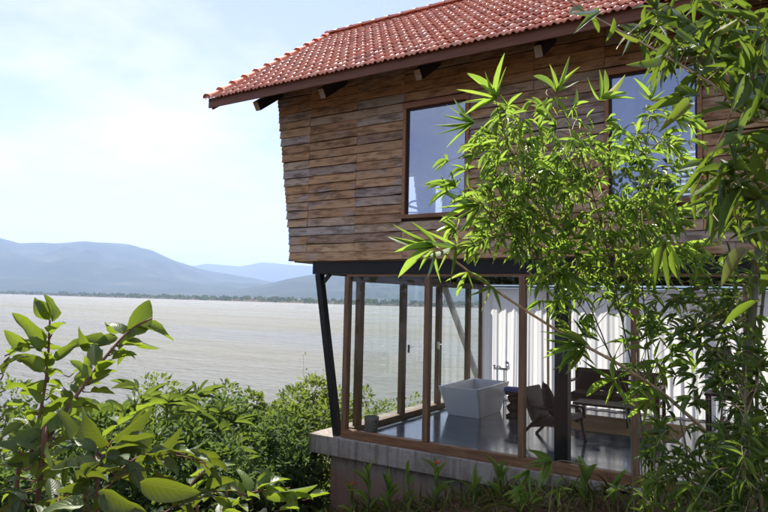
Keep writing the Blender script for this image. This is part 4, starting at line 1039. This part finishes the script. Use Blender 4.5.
shrub('low spreading leafy shrub at the bottom centre left', b3,
      [([b3, at(225, 520, 2.5), at(245, 495, 2.5), at(290, 488, 2.55)], .006, .003), ([b3, at(200, 530, 2.5), at(190, 490, 2.5), at(205, 470, 2.5)], .006, .003)],
      [SL_((262, 492), (320, 490), 2.5, .26, 50), SL_((255, 490), (290, 470), 2.5, .42, -50), SL_((250, 492), (242, 462), 2.5, .45, 30), SL_((262, 492), (270, 466), 2.52, .45, -30), SL_((244, 496), (218, 474), 2.5, .42, 30), SL_((240, 500), (205, 500), 2.45, .4, -40), SL_((280, 488), (300, 500), 2.5, .4, 30), SL_((225, 510), (260, 520), 2.4, .45, 30), SL_((205, 470), (190, 450), 2.5, .5, 20), SL_((206, 474), (236, 458), 2.5, .42, -40)],
      [([at(215, 530, 2.5), at(245, 497, 2.5), at(292, 488, 2.55)], 14, .06, .10), ([at(200, 530, 2.5), at(190, 490, 2.5), at(206, 472, 2.5)], 12, .06, .1), ([at(260, 540, 2.4), at(280, 505, 2.5), at(310, 500, 2.6)], 8, .06, .1)])

# bushes on the slope
def bush(label, px, d, toppx, wid, hgt, mat, nl, lsize, kind='round', lw=.5, name='bush', seedoff=0):
    p = at(px, toppx, d); base = Vector((p.x, p.y, gz(p))); top = p.z
    H = max(top - base.z, .4); root = empty(name, base); tag(root, label, 'bush' if name == 'bush' else 'plant', 'bushes on the slope above the lake')
    sm = MB(); clumps = []
    ncl = int(12 + wid * 8)
    for k in range(ncl):
        a = rnd.uniform(0, 2 * math.pi); rr = wid * math.sqrt(rnd.random()); zf = rnd.uniform(.2, 1.) * (1 - .35 * (rr / wid) ** 2)
        c = Vector((rr * math.cos(a), rr * math.sin(a) * .8, H * zf)); clumps.append((c, rnd.uniform(.20, .40) * (wid / 1.2) ** .5))
        if k < 12: P = smooth_path([Vector((0, 0, -.1)), Vector((c.x * .35, c.y * .35, c.z * .5)), c], 3); sm.tube(P, [.02 - .015 * i / (len(P) - 1) for i in range(len(P))], 5, False)
    sm.build('stem', M_bark, root, True)
    L_ = []
    for k in range(nl):
        c, r_ = clumps[rnd.randrange(ncl)]
        u = unit(); q = c + u * r_ * rnd.uniform(.35, 1.1) ** .6
        if q.z < .02: q.z = .05
        dirv = u + Vector((0, 0, .25)) + unit() * .7
        L0 = lsize * rnd.uniform(.6, 1.3)
        L_.append(np.array(lmat(q, dirv, Vector((0, 0, 1)) + unit() * .9, L0, L0 * lw)))
    T = SM_T if lw > .3 else GR_T
    Vs, Ts, off = [], [], 0
    for t in range(2):
        v, f = merged(*T[t], L_[t::2]); Vs.append(v); Ts.append(f + off); off += len(v)
    o = link(bpy.data.objects.new('crown', np_mesh('crown', np.vstack(Vs), np.vstack(Ts), mat)), root); o['kind'] = 'stuff'
B = [('yellow green bush nearest the slanted corner column', 318, 12.6, 372, 1.15, 2, M_bush2, 3200, .10),
     ('rounded light green bush rising to the left of the corner column', 268, 13.2, 380, 1.2, 2, M_bush2, 3000, .10),
     ('dense dark bush below the yellow green ones', 268, 10.6, 412, .95, 1.6, M_bush3, 3600, .10),
     ('dark bush in the middle of the slope', 215, 11.0, 406, 1.2, 1.6, M_bush3, 3600, .10),
     ('green bush behind the foreground shrub, middle left', 150, 12.5, 390, 1.4, 1.7, M_bush, 3600, .10),
     ('shaggy green bush left of the middle of the slope', 95, 10.5, 396, 1.3, 1.7, M_bush, 3400, .11),
     ('pale bush behind the red stemmed shrub', 40, 12.0, 380, 1.4, 1.8, M_bush, 3200, .11),
     ('leafy bush at the far left edge of the slope', -10, 11.0, 384, 1.3, 1.8, M_bush, 2600, .11),
     ('low green bush under the slab corner', 322, 11.2, 462, .55, 1, M_bush2, 1100, .09),
     ('bright green bush filling the gap beside the rounded one', 295, 11.6, 396, .95, 1.6, M_bush, 3000, .10),
     ('mid green bush above the dark one in the middle of the slope', 238, 12.0, 394, 1.1, 1.6, M_bush, 3000, .10),
     ('green bush seen through the left glass pane', 385, 17.0, 385, 1.5, 2, M_bush2, 2800, .11),
     ('pale bush seen through the glass beside the door handle', 440, 18.5, 386, 1.6, 2, M_bush2, 2600, .11),
     ('bush seen between the corner column and the first post', 345, 15.5, 392, 1.2, 2, M_bush2, 2600, .11),
     ('dark bush low behind the foreground leaves', 165, 8.6, 436, 1.1, 1, M_bush3, 3000, .10),
     ('dark bush at the lower left behind the shrubs', 60, 8.2, 430, 1.2, 1, M_bush3, 3000, .11),
     ('dark low bush next to the wooden prop', 240, 9.4, 448, .8, 1, M_bush3, 2600, .10)]
for b in B: bush(*b[:7], int(b[7] * 1.45), *b[8:])
# spiky palms
def palm(label, px, py, d, n, L0, L1, nparts=40):
    p = at(px, py, d); base = Vector((p.x, p.y, gz(p))); root = empty('lady_palm', base); tag(root, label, 'palm', 'spiky palms on the slope')
    H = max(.3, p.z - base.z - .1); m = MB(); L_ = []
    for k in range(n):
        a = rnd.uniform(0, 2 * math.pi); r_ = rnd.uniform(.05, .5); c = Vector((r_ * math.cos(a), r_ * math.sin(a), H * rnd.uniform(.6, 1.05)))
        m.tube(smooth_path([(0, 0, -.05), (c.x * .4, c.y * .4, c.z * .6), c], 3), [.008] * 6 + [.004], 5, False)
        out_ = Vector((math.cos(a), math.sin(a), .3)); nf = 9
        for i in range(nf):
            t = (i / (nf - 1) - .5) * R(150); dd = Matrix.Rotation(t, 3, Vector((-out_.x * .3, -out_.y * .3, 1)).normalized()) @ out_ + Vector((0, 0, rnd.uniform(-.1, .5)))
            L2 = rnd.uniform(L0, L1); L_.append(lmat(base + c, dd, Vector((0, 0, 1)) + unit() * .3, L2, L2 * .06))
    m.build('stem', M_culm, root, True)
    leaves_to_scene(root, L_, BAM_T, M_bush, nparts)
palm('spiky palm with fan leaves right of the tall shrub', 165, 388, 9.8, 18, .3, .5)
palm('spiky palm lower on the slope in the middle', 222, 412, 9.4, 16, .3, .5)
palm('spiky palm close behind the red stemmed shrub', 118, 398, 8.8, 16, .3, .5)
# sparse tall twigs over the lake
def wisp(label, px, py, d, n):
    p = at(px, py, d); base = Vector((p.x, p.y, gz(p))); root = empty('tall_sapling', base); tag(root, label, 'sapling', 'thin saplings against the lake')
    H = p.z - base.z; L_ = []
    for k in range(n):
        a = Vector((rnd.uniform(-.5, .5), rnd.uniform(-.4, .4), H * rnd.uniform(.75, 1.05))); P = smooth_path([Vector((0, 0, -.05)), Vector((a.x * .3, a.y * .3, a.z * .5)), a], 5)
        m = MB(); m.tube(P, [.008 - .006 * i / (len(P) - 1) for i in range(len(P))], 5, False); m.build('stem', M_bark, root, True)
        for i in range(26):
            q = P[rnd.randrange(len(P) // 2, len(P))] + unit() * .06; L2 = rnd.uniform(.05, .10); L_.append(lmat(base + q, unit() + Vector((0, 0, .2)), Vector((0, 0, 1)) + unit() * .5, L2, L2 * .5))
    leaves_to_scene(root, L_, SM_T, M_bush2, 0)
wisp('thin sapling rising over the lake left of the corner column', 308, 352, 12.4, 3)
# grass and litter below the house
gl = []
for _ in range(2600):
    x, y = rnd.uniform(-4.5, .2), rnd.uniform(-3.0, 4.5); L0 = rnd.uniform(.08, .3)
    gl.append(np.array(lmat((x, y, ground(x, y) - .01), unit() * .6 + Vector((0, 0, 1)), unit(), L0, .012)))
for _ in range(1500):
    x, y = rnd.uniform(-.3, 6), -.12 - 3.5 * rnd.random() ** 2; L0 = rnd.uniform(.05, .34)
    gl.append(np.array(lmat((x, y, ground(x, y) - .01), unit() * .8 + Vector((0, 0, .8)), unit(), L0, .012)))
v, t = merged(*GR_T[1], gl)
tag(link(bpy.data.objects.new('grass', np_mesh('grass', v, t, M_grass))), 'thin grass on the bank around the house base', 'grass', kind='stuff')
M_litter = leafmat('dry_leaf', [(0, (.10, .05, .025)), (.6, (.2, .11, .05)), (1, (.3, .2, .1))], (.3, .2, .08), .15, .7)
gl = []
for _ in range(2200):
    x, y = rnd.uniform(-1, 6), rnd.uniform(-3.5, -.05); L0 = rnd.uniform(.03, .1); d = unit(); d.z *= .25
    gl.append(np.array(lmat((x, y, ground(x, y) + .012), d, Vector((0, 0, 1)) + unit() * .4, L0, L0 * .4)))
v, t = merged(*SM_T[1], gl)
tag(link(bpy.data.objects.new('leaf_litter', np_mesh('leaf_litter', v, t, M_litter))), 'dry fallen leaves on the dark soil along the plinth', 'leaf litter', kind='stuff')

# ------------------------------------------------------------------ air
m, t = newmat('pale_haze'); g = N(t)
pv = g.n('ShaderNodeVolumePrincipled'); pv.inputs['Color'].default_value = (.52, .68, 1, 1); pv.inputs['Density'].default_value = 1.75e-4; pv.inputs['Anisotropy'].default_value = .2
g.out(None, pv.outputs[0])
hz = MB(); hz.box(-9300, 9300, -9300, 9300, -10.5, 620); ho = hz.build('haze', m); tag(ho, kind='stuff')
